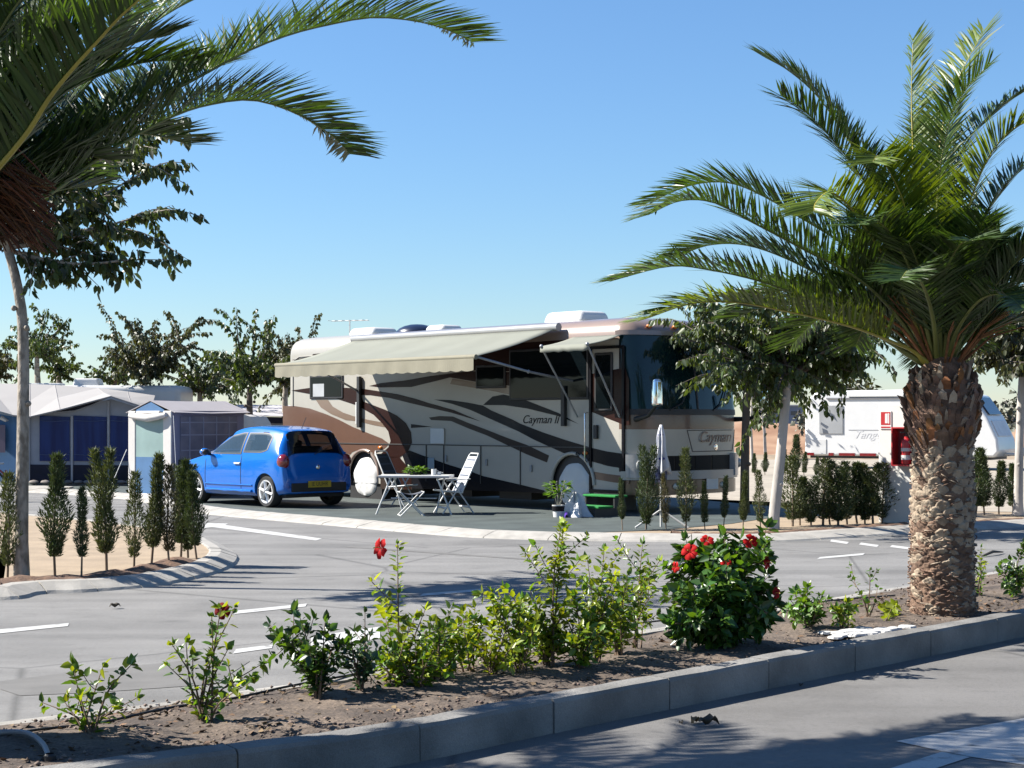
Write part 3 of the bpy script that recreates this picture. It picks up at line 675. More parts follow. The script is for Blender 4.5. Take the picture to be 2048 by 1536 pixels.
b = MB(); Gr = [[(s[0], y, z) for y, z in dense(sect(s))] for s in STC]
b.grid(Gr, flip=True); b.grid([[(x, -y, z) for x, y, z in r] for r in Gr])
b.poly([p for p in Gr[0]]+[(p[0], -p[1], p[2]) for p in Gr[0][::-1]]); b.poly(([p for p in Gr[-1]]+[(p[0], -p[1], p[2]) for p in Gr[-1][::-1]])[::-1])
body = b.build('body', M_blue, car, fixn=True)
# openings: wheel arches and the windows are cut through the shell
def side_y(x, z):
    d = catmull(list(csec(x)), 80); up = d[8:]; k = np.argsort(up[:,1]); return float(np.interp(z, up[k,1], up[k,0]))
def bool_cut(obj, mb):
    c = mb.build('cut', M_blue, None, fixn=True); c.parent = obj.parent; c.matrix_parent_inverse.identity()
    bpy.context.view_layer.update()
    m = obj.modifiers.new('cut', 'BOOLEAN'); m.operation = 'DIFFERENCE'; m.object = c; m.solver = 'EXACT'
    me = bpy.data.meshes.new_from_object(obj.evaluated_get(bpy.context.evaluated_depsgraph_get()))
    obj.modifiers.clear(); old = obj.data; obj.data = me; bpy.data.meshes.remove(old); me.name = obj.name
    cm = c.data; bpy.data.objects.remove(c); bpy.data.meshes.remove(cm)
mb = MB()
for x in (1.185, -1.185):
    for s in (1, -1):
        mb.lathe([(0,.45),(.335,.45),(.335,1.0),(0,1.0)], (x, 0, .30), 28, axis='Y') if s > 0 else mb.lathe([(0,-1.0),(.335,-1.0),(.335,-.45),(0,-.45)], (x, 0, .30), 28, axis='Y')
bool_cut(body, mb)
body.data.polygons.foreach_set('use_smooth', [True]*len(body.data.polygons)); body.data.set_sharp_from_angle(angle=R(38))
if not body.data.materials: body.data.materials.append(M_blue)
def open_glass():
    """take the body faces out behind the panes so that one looks through the cabin"""
    bm = bmesh.new(); bm.from_mesh(body.data); kill = []
    for f in bm.faces:
        x, y, z = f.calc_center_median(); rl = stn(x)[3]-.125
        side = abs(y) > .5 and abs(f.normal.y) > .5
        a = side and -.345 < x < .62 and .995 < z < min(rl, 1.36)
        c = side and -1.155 < x < -.47 and 1.03 < z < min(rl, 1.36)-max(0, -1.02-x)**2*2
        d = -1.64 < x < -1.465 and z > .98 and abs(y) < .55 and f.normal.x < -.3
        e = .16 < x < .84 and z > 1.02 and abs(y) < .62 and f.normal.z > .25 and f.normal.x > .15
        if a or c or d or e: kill.append(f)
    bmesh.ops.delete(bm, geom=kill, context='FACES'); bm.to_mesh(body.data); bm.free()
open_glass()
def sidepatch(name, x0, x1, lo, hi, off, m, parent, nx=16, nz=7, s=1, ring=False):
    b = MB(); G = []
    for i in range(nz+1):
        row = []
        for j in range(nx+1):
            x = x0+(x1-x0)*j/nx; z = lo(x)+(hi(x)-lo(x))*i/nz; row.append((x, s*(side_y(x, z)+off), z))
        G.append(row)
    b.grid(G, flip=(s > 0))
    if ring: b.Fc = [f for k, f in enumerate(b.Fc) if not (0 < k//nx < nz-1 and 0 < k % nx < nx-1)]; b.M = [0]*len(b.Fc)
    return b.build(name, m, parent, smooth=60)
cap = lambda a, k: (lambda x: a(x) if callable(a) else a)
def roofline(x): return stn(x)[3]-.125
for s in (1, -1):
    hi1 = lambda x: min(roofline(x), 1.36); lo1 = lambda x: min(.985, hi1(x)-.01)
    sidepatch('side_window_seal', -.38, .70, lambda x: lo1(x)-.015, lambda x: hi1(x)+.018, .008, M_black, body, s=s, ring=True, nx=24, nz=9)
    sidepatch('side_window', -.35, .66, lo1, hi1, .012, M_cglass, body, s=s)
    def hi2(x): return min(roofline(x), 1.36)-max(0, (-1.02-x))**2*2.0
    def lo2(x): return 1.02+max(0, (-.95-x))**2*.9
    sidepatch('quarter_window_seal', -1.20, -.43, lambda x: lo2(x)-.016, lambda x: hi2(x)+.016, .008, M_black, body, s=s, ring=True, nx=20, nz=9)
    sidepatch('quarter_window', -1.17, -.46, lo2, hi2, .012, M_cglass, body, s=s)
    b = MB(); b.box((-.30, s*.838, .80), (.19,.03,.035)); b.build('door_handle', M_alloy, body, bevel=.01)
    # door shut lines and sill strips
    b = MB(); b.tube([(-.41, s*(side_y(-.41, z)+.001), z) for z in np.linspace(.33,.95,9)], .006, 5); b.tube([(.80, s*(side_y(.80, z)+.001), z) for z in np.linspace(.33,.86,9)], .006, 5)
    b.build('door_gap', M_line, body)
    b = MB(); b.tube([(x, s*(side_y(x, .40)+.004), .40) for x in np.linspace(-.78,.78,12)], .016, 6); b.tube([(x, s*(side_y(x, .29)+.01), .29) for x in np.linspace(-.76,.76,12)], .03, 6)
    b.build('sill_trim', M_blue, body, smooth=60)
    b = MB(); b.ball((.66, s*.93, 1.0), (.09,.10,.075), 12); mr = b.build('door_mirror', M_blue, body, smooth=60)
    b = MB(); b.tube([(.66, s*.80, .965), (.66, s*.90, .97)], .035, 8); b.ball((.615, s*.935, 1.0), (.06,.085,.06), 10); b.build('mirror_glass', M_black, mr, smooth=60)
    b = MB(); b.ball((-1.60, s*.705, .845), (.14,.11,.145), 16); b.build('tail_lamp', M_tail, body, smooth=60)
    b = MB(); b.ball((1.66, s*.64, .72), (.17,.10,.11), 16); b.build('headlamp', mat('car_headlamp', (.6,.62,.64), .08, coat=1), body, smooth=60)
    b = MB(); b.box((-1.738, s*.52, .40), (.02,.17,.09)); b.build('reflector', M_tail, body, bevel=.01)
# rear window, tailgate seam, bumper insert, number plate, wiper, aerial
def rear_patch(x0, x1, f, off, nx=9, ny=18):
    G = []
    for i in range(nx+1):
        x = x0+(x1-x0)*i/nx; d = dense(csec(x)); a = d[int(NS*.60):]; row = []
        for j in range(ny+1):
            t = -1+2*j/ny; yv = t*f(i/nx); y = abs(yv); o = np.argsort(a[:,0]); z = float(np.interp(y, a[o,0], a[o,1]))
            row.append((x-off*.8, yv, z+off*.5))
        G.append(row)
    return G
b = MB(); b.grid(rear_patch(-1.455, -1.645, lambda t: .545+.085*t, .012)); o = b.build('rear_window', M_cglass2, body, smooth=60)
b = MB(); b.grid(rear_patch(-1.40, -1.455, lambda t: .5, .03, 3)); b.build('roof_spoiler', M_blue, body, smooth=60)
b = MB(); b.box((-1.745,0,.375), (.03,1.24,.16)); b.build('bumper_insert', M_black, body, bevel=.01)
b = MB(); b.box((-1.765,0,.43), (.012,.52,.12)); pl = b.build('number_plate', mat('plate_yellow', (0.62,0.42,0.02), .4), body, bevel=.004)
text('lettering', 'IE UUHR', .105, M_black, pl, Matrix.Translation((-1.772,0,.43)) @ Matrix.Rotation(R(-90),4,'Z') @ Matrix.Rotation(R(90),4,'X'), 0, .001, sx=.95)
b = MB(); b.lathe([(0,.012),(.03,.012),(.045,.0)], n=16); o = b.build('emblem', M_chrome, body, smooth=40); o.matrix_local = Matrix.Translation((-1.712,0,.74)) @ Matrix.Rotation(R(-90),4,'Y')
b = MB(); b.tube([(-1.675,.05,.98),(-1.61,-.30,1.09)], .008, 5); b.build('rear_wiper', M_black, body)
b = MB(); b.tube([(-1.20,.0,1.455),(-1.34,.0,1.66)], .006, 5); b.ball((-1.2,0,1.455), .02, 8); b.build('aerial', M_black, body)
b = MB(); b.grid([[(.88-(.76)*i/8, (-1+2*j/14)*(.70-.09*i/8), stn(.88-.76*i/8)[3]-.055*(-1+2*j/14)**4+.012) for j in range(15)] for i in range(9)], flip=True); b.build('windscreen', M_cglass, body, smooth=60)
b = MB(); b.box((-.3,0,.55), (2.5,1.5,.06)); b.box((.72,0,.86), (.35,1.42,.14)); [b.box((-.3,s*.765,.75), (2.3,.03,.40)) for s in (1,-1)]; b.build('cabin_trim', mat('cabin_grey', (.05,.05,.055), .9), car)
# seats seen through the glass
M_seat = mat('car_seat', (0.02,0.02,0.024), .9)
for y in (.36, -.36):
    b = MB(); b.box((.0,y,.62), (.5,.48,.16)); b.box((-.30,y,.92), (.14,.46,.62), ry=R(-12)); b.box((-.40,y,1.27), (.09,.26,.17)); b.build('seat', M_seat, car, bevel=.05, bseg=3)
b = MB(); b.box((-.95,0,.85), (.14,1.2,.55), ry=R(-12)); b.build('rear_bench', M_seat, car, bevel=.05, bseg=3)
def car_wheel(x, s):
    y0 = s*.60
    b = MB(); pr = [(.19,.0),(.27,-.01),(.29,.02),(.295,.10),(.29,.17),(.27,.20),(.20,.195)]
    b.lathe([(r, s*z) for r, z in (pr if s > 0 else pr[::-1])], (x, y0, .295), 32, axis='Y'); wh = b.build('wheel', M_tyre, car, smooth=45, fixn=True)
    b = MB(); pr = [(.20,.14),(.215,.20),(.185,.192),(.18,.13)]
    b.lathe([(r, s*z) for r, z in (pr if s > 0 else pr[::-1])], (x, y0, .295), 32, axis='Y')
    for k in range(6):
        t = 2*math.pi*k/6+.26; c, sn = math.cos(t), math.sin(t); y1 = y0+s*.175
        b.tube([(x+.03*c, y1+s*.012, .295+.03*sn), (x+.11*c, y1+s*.008, .295+.11*sn), (x+.195*c, y1, .295+.195*sn)], [.045,.036,.042], 6, flat=.6)
    b.lathe([(0,s*.195),(.05,s*.192),(.055,s*.17)], (x, y0, .295), 16, axis='Y'); b.build('rim', M_alloy, wh, smooth=40, fixn=True)
    b = MB(); b.lathe([(0,s*.06),(.19,s*.06)], (x, y0, .295), 20, axis='Y'); b.build('brake_disc', M_black, wh)
for x in (1.185, -1.185): car_wheel(x, 1); car_wheel(x, -1)
b = MB(); b.box((0,0,.235), (3.2,1.30,.10)); b.build('underbody', M_black, car)

# ================================================================== TENTS
M_roofc = mat('tent_roof_cloth', (0.37,0.355,0.345), .85, var=.03, vscale=.8, bump=.2, bscale=2)
M_tgrey = mat('tent_grey_cloth', (0.33,0.35,0.40), .9, var=.05, bump=.2, bscale=3)
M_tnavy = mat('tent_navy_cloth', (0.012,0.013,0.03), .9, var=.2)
M_twin = mat('tent_blue_window', (0.008,0.022,0.11), .2, vscale=2.0, col2=(0.016,0.045,0.18), spec=.15, stretch=(4,4,.35))
M_twhite = mat('tent_white_cloth', (0.68,0.65,0.62), .85, var=.03, bump=.2, bscale=4)
M_tblue = mat('tent_blue_cloth', (0.07,0.18,0.36), .8, var=.06)
M_tgreen = mat('tent_door_film', (0.30,0.42,0.40), .35, vscale=1.5, var=.1)
at1 = thing('awning_tent', 'large grey caravan awning tent with three dark blue windows and pale roof', 'tent', tuple(at(150, 968, 41.0).xy)+(PAD,))
o1 = Vector(at1.location)
def L1(px, py, Y): return at(px, py, Y)-o1
def tent_poly(name, pts, m, parent, solid=.012, off=(0,0,0), sag=0):
    b = MB(); b.poly([Vector(p)+Vector(off) for p in pts]); o = b.build(name, m, parent)
    if solid: s = o.modifiers.new('thickness', 'SOLIDIFY'); s.thickness = solid; s.offset = 0
    return o
Yf, Yb = 41.0, 44.2
roof_f = [(26,831),(60,834),(120,820),(222,793),(262,806),(300,818)]; roof_b = [(-30,768),(60,769),(110,771),(196,777),(255,784),(310,792)]
b = MB(); b.grid([[L1(x, y, Yf) for x, y in roof_f], [(L1(x, y, Yf)+L1(x2, y2, Yb))/2-Vector((0,0,.03)) for (x, y), (x2, y2) in zip(roof_f, roof_b)], [L1(x, y, Yb) for x, y in roof_b]])
o = b.build('roof', M_roofc, at1); s = o.modifiers.new('thickness', 'SOLIDIFY'); s.thickness = .015
b = MB(); b.grid([[L1(-120,800,42), L1(-40,812,41), L1(26,831,41)], [L1(-120,768,44.5), L1(-70,768,44.5), L1(-30,768,44.2)]]); o = b.build('roof', M_roofc, at1); s = o.modifiers.new('thickness', 'SOLIDIFY'); s.thickness = .015
Yw = 41.35
tent_poly('front_wall', [L1(56,930,Yw),L1(300,932,Yw),L1(300,822,Yw),L1(222,798,Yw),L1(120,823,Yw),L1(56,834,Yw)], M_tgrey, at1)
tent_poly('skirt', [L1(56,966,Yw),L1(300,968,Yw),L1(300,931,Yw),L1(56,929,Yw)], M_tnavy, at1, off=(0,-.02,0))
tent_poly('dark_flap', [L1(60,831,Yw),L1(120,820,Yw),L1(214,797,Yw),L1(180,811,Yw),L1(150,821,Yw),L1(105,825,Yw)], M_tnavy, at1, off=(0,-.03,0))  # dark navy flap between the roof edge and the piping
b = MB(); b.tube([L1(56,831,Yw-.05),L1(105,825.5,Yw-.05),L1(150,821.5,Yw-.05),L1(182,811,Yw-.05),L1(215,795,Yw-.05)], .02, 6); b.build('piping', M_tgrey, at1, smooth=60)
for x0, x1 in ((80,140),(148,214),(221,262)):
    fr = tent_poly('window', [L1(x0,922,Yw),L1(x1,922,Yw),L1(x1,834,Yw),L1(x0,831,Yw)], M_twin, at1, off=(0,-.03,0))
    b = MB(); [b.tube([L1(x0,y,Yw-.04), L1((x0+x1)/2,y+1.5,Yw-.04), L1(x1,y,Yw-.04)], .012, 5) for y in (841,909)]; b.build('curtain_hem', mat('blue_hem', (.05,.08,.2), .8), fr)
tent_poly('side_wall', [L1(-110,960,Yw+.6),L1(56,965,Yw),L1(56,834,Yw),L1(26,833,Yw),L1(-110,808,Yw+.6)], M_tblue, at1)
tent_poly('side_window', [L1(-60,905,Yw+.2),L1(12,905,Yw),L1(12,850,Yw),L1(-60,845,Yw+.2)], mat('tent_mauve_film', (.13,.10,.15), .3), at1, off=(0,-.06,0))
b = MB(); b.tube([L1(2,835,Yw-.1),L1(14,842,Yw-.1),L1(18,862,Yw-.1),L1(14,895,Yw-.1),L1(13,905,Yw-.1)], [.06,.05,.03,.05,.02], 6); b.build('tied_curtain', M_twhite, at1, smooth=60)
b = MB(); [b.ball(L1(70+k*21+rnd.uniform(-4,4), 967, Yw-.25)+Vector((0,0,.03)), (.13,.1,.06), 8) for k in range(11)]; o = b.build('anchor_stone', mat('grey_stone', (.25,.22,.2), .9, var=.3), at1, smooth=60)
b = MB()
for (x0, y0), (x1, y1) in zip(roof_f[1:5], roof_b[1:5]): b.tube([L1(x0, y0, Yf)+Vector((0,0,.012)), (L1(x0, y0, Yf)+L1(x1, y1, Yb))/2+Vector((0,0,-.015)), L1(x1, y1, Yb)+Vector((0,0,.012))], .012, 5)
b.tube([L1(x, y, Yf)+Vector((0,-.01,0)) for x, y in roof_f], .022, 5); b.build('roof_seam', mat('seam_grey', (.30,.29,.29), .9), at1)
for x, y in ((144,832),(217,802),(58,834)):
    b = MB(); b.tube([L1(x,966,Yw-.03),L1(x,y,Yw-.03)], .03, 6); b.build('wall_seam', mat('seam_pale', (.42,.43,.46), .9), at1)
# caravan behind the awning: only its roof shows
cv = thing('caravan', 'white caravan behind the grey awning tent, only its roof and vent showing', 'caravan', (-12.2, 46.3, PAD))
b = MB(); b.box((0,0,1.45), (6.4,2.1,2.2)); b.build('body', M_white, cv, bevel=.18, bseg=4, smooth=50)
b = MB(); b.box((.55,-.3,2.64), (.75,.6,.22), taper=.85); b.build('roof_vent', M_white, cv, bevel=.05, bseg=3)
b = MB(); b.box((-.6,-.3,2.58), (.9,.5,.08)); b.build('roof_vent', M_white, cv, bevel=.03)
# tall utility tent
ut = thing('utility_tent', 'narrow upright white tent with blue door and plaid side, left of the blue car', 'tent', (-8.06, 35.2, PAD), math.atan2(-.6, .8))
UW, UD, UE, UP = 1.35, 2.0, 1.80, 2.02       # local x along the front, y into depth
b = MB()
for x in (.11, UW-.14): b.box((x, 0, UE/2), (.25 if x > 1 else .22, .05, UE))
b.box((UW/2,0,.04), (UW-.5,.045,.08)); b.build('front_frame', M_twhite, ut, bevel=.015)
b = MB(); b.poly([(.22,.0,UE-.02),(UW-.26,.0,UE-.02),(UW-.26,0,UE+.02),(UW/2,0,UP-.03),(.22,0,UE+.02)]); o = b.build('gable', M_tblue, ut); o.modifiers.new('thickness', 'SOLIDIFY').thickness = .01
b = MB(); b.box(((UW-.04)/2, .0, 1.27), (UW-.46,.02,.86)); b.build('door_window', M_tgreen, ut)
b = MB(); b.box(((UW-.04)/2, .0, .45), (UW-.46,.021,.78)); b.build('door_panel', M_tblue, ut)
b = MB(); b.tube([(.10,-.06,UE-.10),(.35,-.09,UE-.12),(.7,-.10,UE-.15),(1.0,-.09,UE-.12),(1.22,-.06,UE-.08)], [.05,.07,.08,.07,.05], 8); b.tube([(.3,-.03,UE-.04),(1.0,-.03,UE-.04)], .04, 8); b.build('rolled_blind', M_twhite, ut, smooth=60)
b = MB(); b.poly([(UW,0,.0),(UW,UD,.0),(UW,UD,UE),(UW,0,UE)]); b.poly([(0,0,0),(0,UD,0),(0,UD,UE),(0,0,UE)][::-1]); b.poly([(0,UD,0),(UW,UD,0),(UW,UD,UE),(UW/2,UD,UP),(0,UD,UE)])
o = b.build('wall', mat('tent_mauve_cloth', (.30,.28,.36), .9, var=.05), ut); o.modifiers.new('thickness', 'SOLIDIFY').thickness = .012
b = MB(); b.box((UW+.012,1.0,.40), (.014,1.7,.78)); b.build('wall_skirt', mat('tent_dark_skirt', (.012,.02,.026), .8), ut)
wn = MB(); wn.box((UW+.014,1.0,1.25), (.016,1.6,.88)); wo = wn.build('window', mat('plaid_curtain', (.14,.15,.20), .5, vscale=3, col2=(.24,.23,.27)), ut)
b = MB()
for y in (.45,.83,1.2,1.56): b.box((UW+.026,y,1.25), (.006,.025,.86))
for z in (.98,1.30,1.56): b.box((UW+.027,1.0,z), (.006,1.58,.025))
b.build('plaid_line', mat('plaid_pale', (.36,.36,.42), .8), wo)
b = MB(); ov = .09
for s in (0, 1):
    xe = -ov if s == 0 else UW+ov
    b.grid([[(UW/2,-.012,UP), (UW/2,UD/2,UP-.015), (UW/2,UD+.12,UP)], [(xe,-.012,UE-.03), (xe,UD/2,UE-.05), (xe,UD+.12,UE-.03)]], flip=bool(s))
o = b.build('roof', mat('utility_roof_cloth', (.40,.375,.39), .85, var=.03), ut, fixn=True); o.modifiers.new('thickness', 'SOLIDIFY').thickness = .014
for y in (-.02, UD):
    b = MB(); b.tube([(UW+.05,y,UE-.1),(UW+.45,y-.25,0)], .006, 5); b.build('guy_rope', M_alu, ut)
b = MB(); b.tube([(-.05,-.02,UE*.55),(-.30,-.35,0)], .008, 5); b.build('guy_rope', M_alu, ut)
# rear awning tent by the motorhome's tail and the small white shelter in front of it
at2 = thing('awning_tent', 'grey awning tent with pale roof half hidden behind the motorhome tail', 'tent', tuple(at(540, 960, 43.0).xy)+(PAD,)); o2 = Vector(at2.location)
def L2(px, py, Y): return at(px, py, Y)-o2
b = MB(); b.grid([[L2(514,832,43), L2(640,835,43)], [L2(468,810,46.5), L2(640,812,46.5)]]); o = b.build('roof', mat('rear_roof_cloth', (.52,.50,.52), .85, var=.03), at2); o.modifiers.new('thickness', 'SOLIDIFY').thickness = .015
tent_poly('gable_wall', [L2(468,960,46),L2(514,962,43.3),L2(514,832,43.3),L2(468,811,46)], M_tnavy, at2)
tent_poly('front_wall', [L2(514,962,43.2),L2(640,962,43.2),L2(640,836,43.2),L2(514,833,43.2)], M_tgrey, at2)
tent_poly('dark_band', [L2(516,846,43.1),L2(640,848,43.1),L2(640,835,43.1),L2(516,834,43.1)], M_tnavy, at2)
sh = thing('dome_shelter', 'small rounded white cloth shelter behind the blue car roof', 'tent', tuple(at(484, 955, 40.5).xy)+(PAD,)); o3 = Vector(sh.location)
b = MB(); prof = [(457,955),(457,855),(462,845),(475,838),(484,836),(488,829),(500,833),(508,845),(514,860),(514,955)]
b.prism([at(x, y, 40.5)-o3 for x, y in prof], (.25,1.0,0)); b.build('cover', M_twhite, sh, smooth=25)
b = MB(); b.tube([at(484,838,40.45)-o3, at(484,955,40.45)-o3], .012, 5); b.tube([at(463,845,40.45)-o3, at(459,955,40.45)-o3], .012, 5); b.build('pole', M_grey, sh)

# ================================================================== WHITE CARAVAN ON THE RIGHT
M_cvw = mat('caravan_white', (0.80,0.80,0.79), .35, var=.02, coat=.3)
cy = 55.0; cp = at(1622, 840, cy)
cr = thing('caravan', 'white touring caravan on the right partly hidden by the palm trunk', 'caravan', (cp.x, cy+1.2, PAD), R(-31)); cr.scale = (1.1,1,1)
CL = 5.9
prof = [(0,.42),(0,1.9),(.06,2.25),(.28,2.5),(.6,2.58),(3.0,2.60),(4.6,2.55),(5.1,2.4),(5.55,1.7),(5.85,1.0),(5.9,.6),(5.75,.42)]
b = MB(); b.prism([(x, 0, z) for x, z in prof][::-1], (0,2.15,0)); b.build('body', M_cvw, cr, bevel=.07, bseg=3, smooth=40)
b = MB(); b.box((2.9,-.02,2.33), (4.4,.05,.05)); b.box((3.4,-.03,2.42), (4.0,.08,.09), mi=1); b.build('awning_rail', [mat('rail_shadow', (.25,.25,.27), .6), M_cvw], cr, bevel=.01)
M_cwin = mat('caravan_window_grey', (.30,.31,.32), .2, vscale=.8, col2=(.46,.47,.48))
b = MB(); b.box((.85,-.012,1.62), (.76,.03,.95)); b.build('window', M_cwin, cr, bevel=.05, bseg=3)
b = MB(); b.box((2.7,-.008,1.80), (.7,.02,.55)); b.build('fridge_vent', mat('vent_white', (.60,.61,.61), .6), cr, bevel=.02)
b = MB(); b.box((3.62,-.012,1.75), (.5,.03,.5)); wv = b.build('window', M_dgrey, cr, bevel=.04)
b = MB(); b.box((3.66,-.03,1.75), (.28,.01,.34)); b.build('pane', mat('net_curtain', (.30,.31,.33), .8), wv)
text('lettering', 'Tango', .36, mat('decal_pale', (.74,.74,.75), .5), cr, Matrix.Translation((1.98,-.006,1.12)) @ Matrix.Rotation(R(90),4,'X'), .5, .001)
b = MB(); b.box((1.9,-.006,1.28), (1.0,.004,.022)); b.build('pinstripe', mat('decal_grey', (.42,.42,.43), .5), cr)
b = MB(); b.box((.45,-.01,.72), (.5,.02,.5)); b.build('locker_door', mat('locker_white', (.70,.70,.69), .4), cr, bevel=.02)
b = MB(); b.box((2.6,-.01,.72), (.6,.02,.4)); b.build('locker_door', mat('locker_white', (.70,.70,.69), .4), cr, bevel=.02)
for x, d in ((.2,.22),(.85,.16),(1.35,.5),(2.0,.5)): b = MB(); b.box((x,-.012,.47), (d,.02,.09)); b.build('reflector_strip', M_tail, cr)
b = MB(); b.box((2.9,1.05,.42), (5.5,1.9,.16)); b.build('chassis', M_black, cr)
for y in (.05, 2.1):
    b = MB(); b.lathe([(.12,-.1),(.30,-.1),(.32,0),(.30,.1),(.12,.1)], (2.9,y,.32), 20, axis='Y'); b.build('wheel', M_tyre, cr, smooth=40, fixn=True)
b = MB(); b.box((5.365,1.07,2.06), (.03,1.5,.66), ry=R(-32.7)); b.build('front_window', mat('caravan_front_glass', (.015,.03,.07), .08, spec=.8), cr, bevel=.05)
b = MB(); b.box((5.715,1.07,1.34), (.03,1.6,.56), ry=R(-23.2)); b.build('front_locker', mat('locker_shade', (.66,.67,.70), .4), cr, bevel=.02)
b = MB(); b.tube([(5.6,1.07,.5),(6.9,1.07,.52)], .05, 8); b.tube([(6.7,1.07,.62),(6.7,1.07,.05)], .035, 8); b.ball((6.3,1.07,.62), (.22,.2,.12), 10); b.build('drawbar', M_white, cr, smooth=60)
# ================================================================== FIRE POINT
fy = 26.2; fp0 = at(1757, 840, fy)
fp = thing('fire_point', 'white fire point pillar with red sign and extinguisher box behind the palm trunk', 'fire point', (fp0.x, fy, PAD), R(-40))
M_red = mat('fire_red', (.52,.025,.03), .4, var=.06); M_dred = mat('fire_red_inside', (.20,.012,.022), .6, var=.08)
b = MB(); b.box((.42,.15,.93), (.84,.3,1.86)); b.build('pillar', mat('render_white', (.74,.73,.69), .8, var=.05, vscale=2), fp, bevel=.015)
sg = MB(); sg.box((.13,-.008,1.61), (.19,.012,.28)); so_ = sg.build('sign', mat('sign_white', (.8,.78,.76), .5), fp)
b = MB(); b.box((.13,-.016,1.635), (.16,.004,.20)); b.box((.145,-.0185,1.635), (.045,.004,.15), mi=1); b.box((.185,-.0185,1.635), (.018,.004,.16), mi=1); b.tube([(.175,-.02,1.705),(.198,-.02,1.69)], .006, 5, mi=1)
b.box((.13,-.016,1.498), (.16,.004,.022)); b.build('symbol', [M_red, mat('sign_white', (.8,.78,.76), .5)], so_)
# red cabinet: open box
bx = MB(); x0, x1, z0, z1 = .33, .78, .90, 1.50
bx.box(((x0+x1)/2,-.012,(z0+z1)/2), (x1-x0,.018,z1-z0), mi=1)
for s in ((x0+.01,(z0+z1)/2,.02,z1-z0),(x1-.01,(z0+z1)/2,.02,z1-z0)): bx.box((s[0],-.12,s[1]), (s[2],.20,s[3]))
bx.box(((x0+x1)/2,-.12,z0+.01), (x1-x0-.04,.20,.02)); bx.box(((x0+x1)/2,-.12,z1-.01), (x1-x0-.04,.20,.02)); bx.build('cabinet', [M_red, M_dred], fp)
ex = thing('fire_extinguisher', 'red fire extinguisher hanging in the red box of the fire point', 'extinguisher', tuple(fp.matrix_basis @ Vector((.42,-.15,.90)))[:3])
ex.location = Matrix.Translation(fp.location) @ Matrix.Rotation(R(-40),4,'Z') @ Vector((.55,-.15,.93))
b = MB(); b.lathe([(0,0),(.07,0),(.078,.02),(.078,.33),(.065,.385),(.03,.41),(.03,.43),(0,.43)], n=20); eb = b.build('cylinder', M_red, ex, smooth=50)
b = MB(); b.lathe([(.079,.07),(.079,.14)], n=20); b.lathe([(.079,.2),(.079,.25)], n=20); b.build('label', mat('extinguisher_label', (.7,.66,.64), .5), eb)
b = MB(); b.box((0,0,.45), (.04,.04,.05)); b.box((-.03,0,.49), (.12,.025,.02)); b.tube([(.03,0,.44),(.1,0,.40),(.1,0,.2)], .011, 6); b.build('valve', M_black, ex, smooth=50)

# ================================================================== CAMP FURNITURE
M_slat = mat('chair_cloth_pale', (.58,.60,.66), .8, var=.04); M_slatd = mat('chair_cloth_dark', (.055,.06,.07), .8, var=.1)
M_band = mat('chair_band_grey', (.10,.12,.16), .8)
def camp_chair(label, loc, rz, cloth):
    """high backed folding camp chair, faces local +x"""
    t = thing('camp_chair', label, 'chair', loc, rz, 'folding camp chairs at the table'); t.scale = (CS, CS, CS)
    def bars(name, segs, r=.015):
        for sgs in segs:
            b = MB(); b.tube(sgs, r, 8); b.build(name, M_alu, t, smooth=60)
    w_ = .25
    bars('leg', [[(.27,s*w_,0),(-.12,s*w_,.62)] for s in (-1,1)]+[[(-.36,s*w_,0),(.08,s*w_,.62)] for s in (-1,1)])
    bars('stretcher', [[(.20,-w_,.11),(.20,w_,.11)], [(-.27,-w_,.12),(-.27,w_,.12)]], .02)
    b = MB(); b.tube([(-.12,-w_,.40),(-.46,-w_+.02,1.10),(-.48,-w_+.06,1.14),(-.48,w_-.06,1.14),(-.46,w_-.02,1.10),(-.12,w_,.40)], .016, 8); b.build('back_frame', M_alu, t, smooth=60)
    b = MB(); b.tube([(-.14,-w_,.40),(.27,-w_,.44)], .016, 8); b.tube([(-.14,w_,.40),(.27,w_,.44)], .016, 8); b.tube([(.27,-w_,.44),(.27,w_,.44)], .016, 8); b.build('seat_frame', M_alu, t, smooth=60)
    b = MB(); G = [[(-.13-.33*k/8-.0, y, .42+.66*k/8) for y in np.linspace(-w_+.01, w_-.01, 6)] for k in range(9)]; b.grid(G); o = b.build('backrest', cloth, t); o.modifiers.new('thickness', 'SOLIDIFY').thickness = .012
    b = MB()
    for k in (.22,.45,.68,.9):
        p = Vector((-.13-.33*k, 0, .42+.66*k)); b.box(p+Vector((.008,0,.004)), (.012,w_*2-.03,.035), ry=R(-27))
    b.build('backrest_band', M_band, t)
    b = MB(); G = [[(-.12+.38*k/6, y, .405+.035*k/6-.012*math.sin(math.pi*k/6)) for y in np.linspace(-w_+.01, w_-.01, 5)] for k in range(7)]; b.grid(G); o = b.build('seat', cloth, t); o.modifiers.new('thickness', 'SOLIDIFY').thickness = .012
    for s in (-1, 1):
        b = MB(); b.tube([(-.28,s*(w_+.02),.66),(-.10,s*(w_+.02),.655),(.10,s*(w_+.02),.645),(.20,s*(w_+.02),.63)], [.018,.024,.026,.018], 8, flat=.55); b.build('armrest', M_alu, t, smooth=60)
    return t
CS = .90
p = gp(896, 1026, PAD); camp_chair('pale camp chair with grey bands at the right end of the table', (p.x+.06, p.y, PAD), R(203), M_slat)
p = gp(800, 1014, PAD); camp_chair('dark cloth camp chair with white frame behind the left end of the table', (p.x-.02, p.y+.3, PAD), R(-28), M_slatd)
tp_ = Vector((-1.64, 28.75, PAD)); tb = thing('camp_table', 'long white folding camp table on splayed legs in front of the motorhome', 'table', tuple(tp_), R(-6)); tb.scale = (.98,.98,.93)
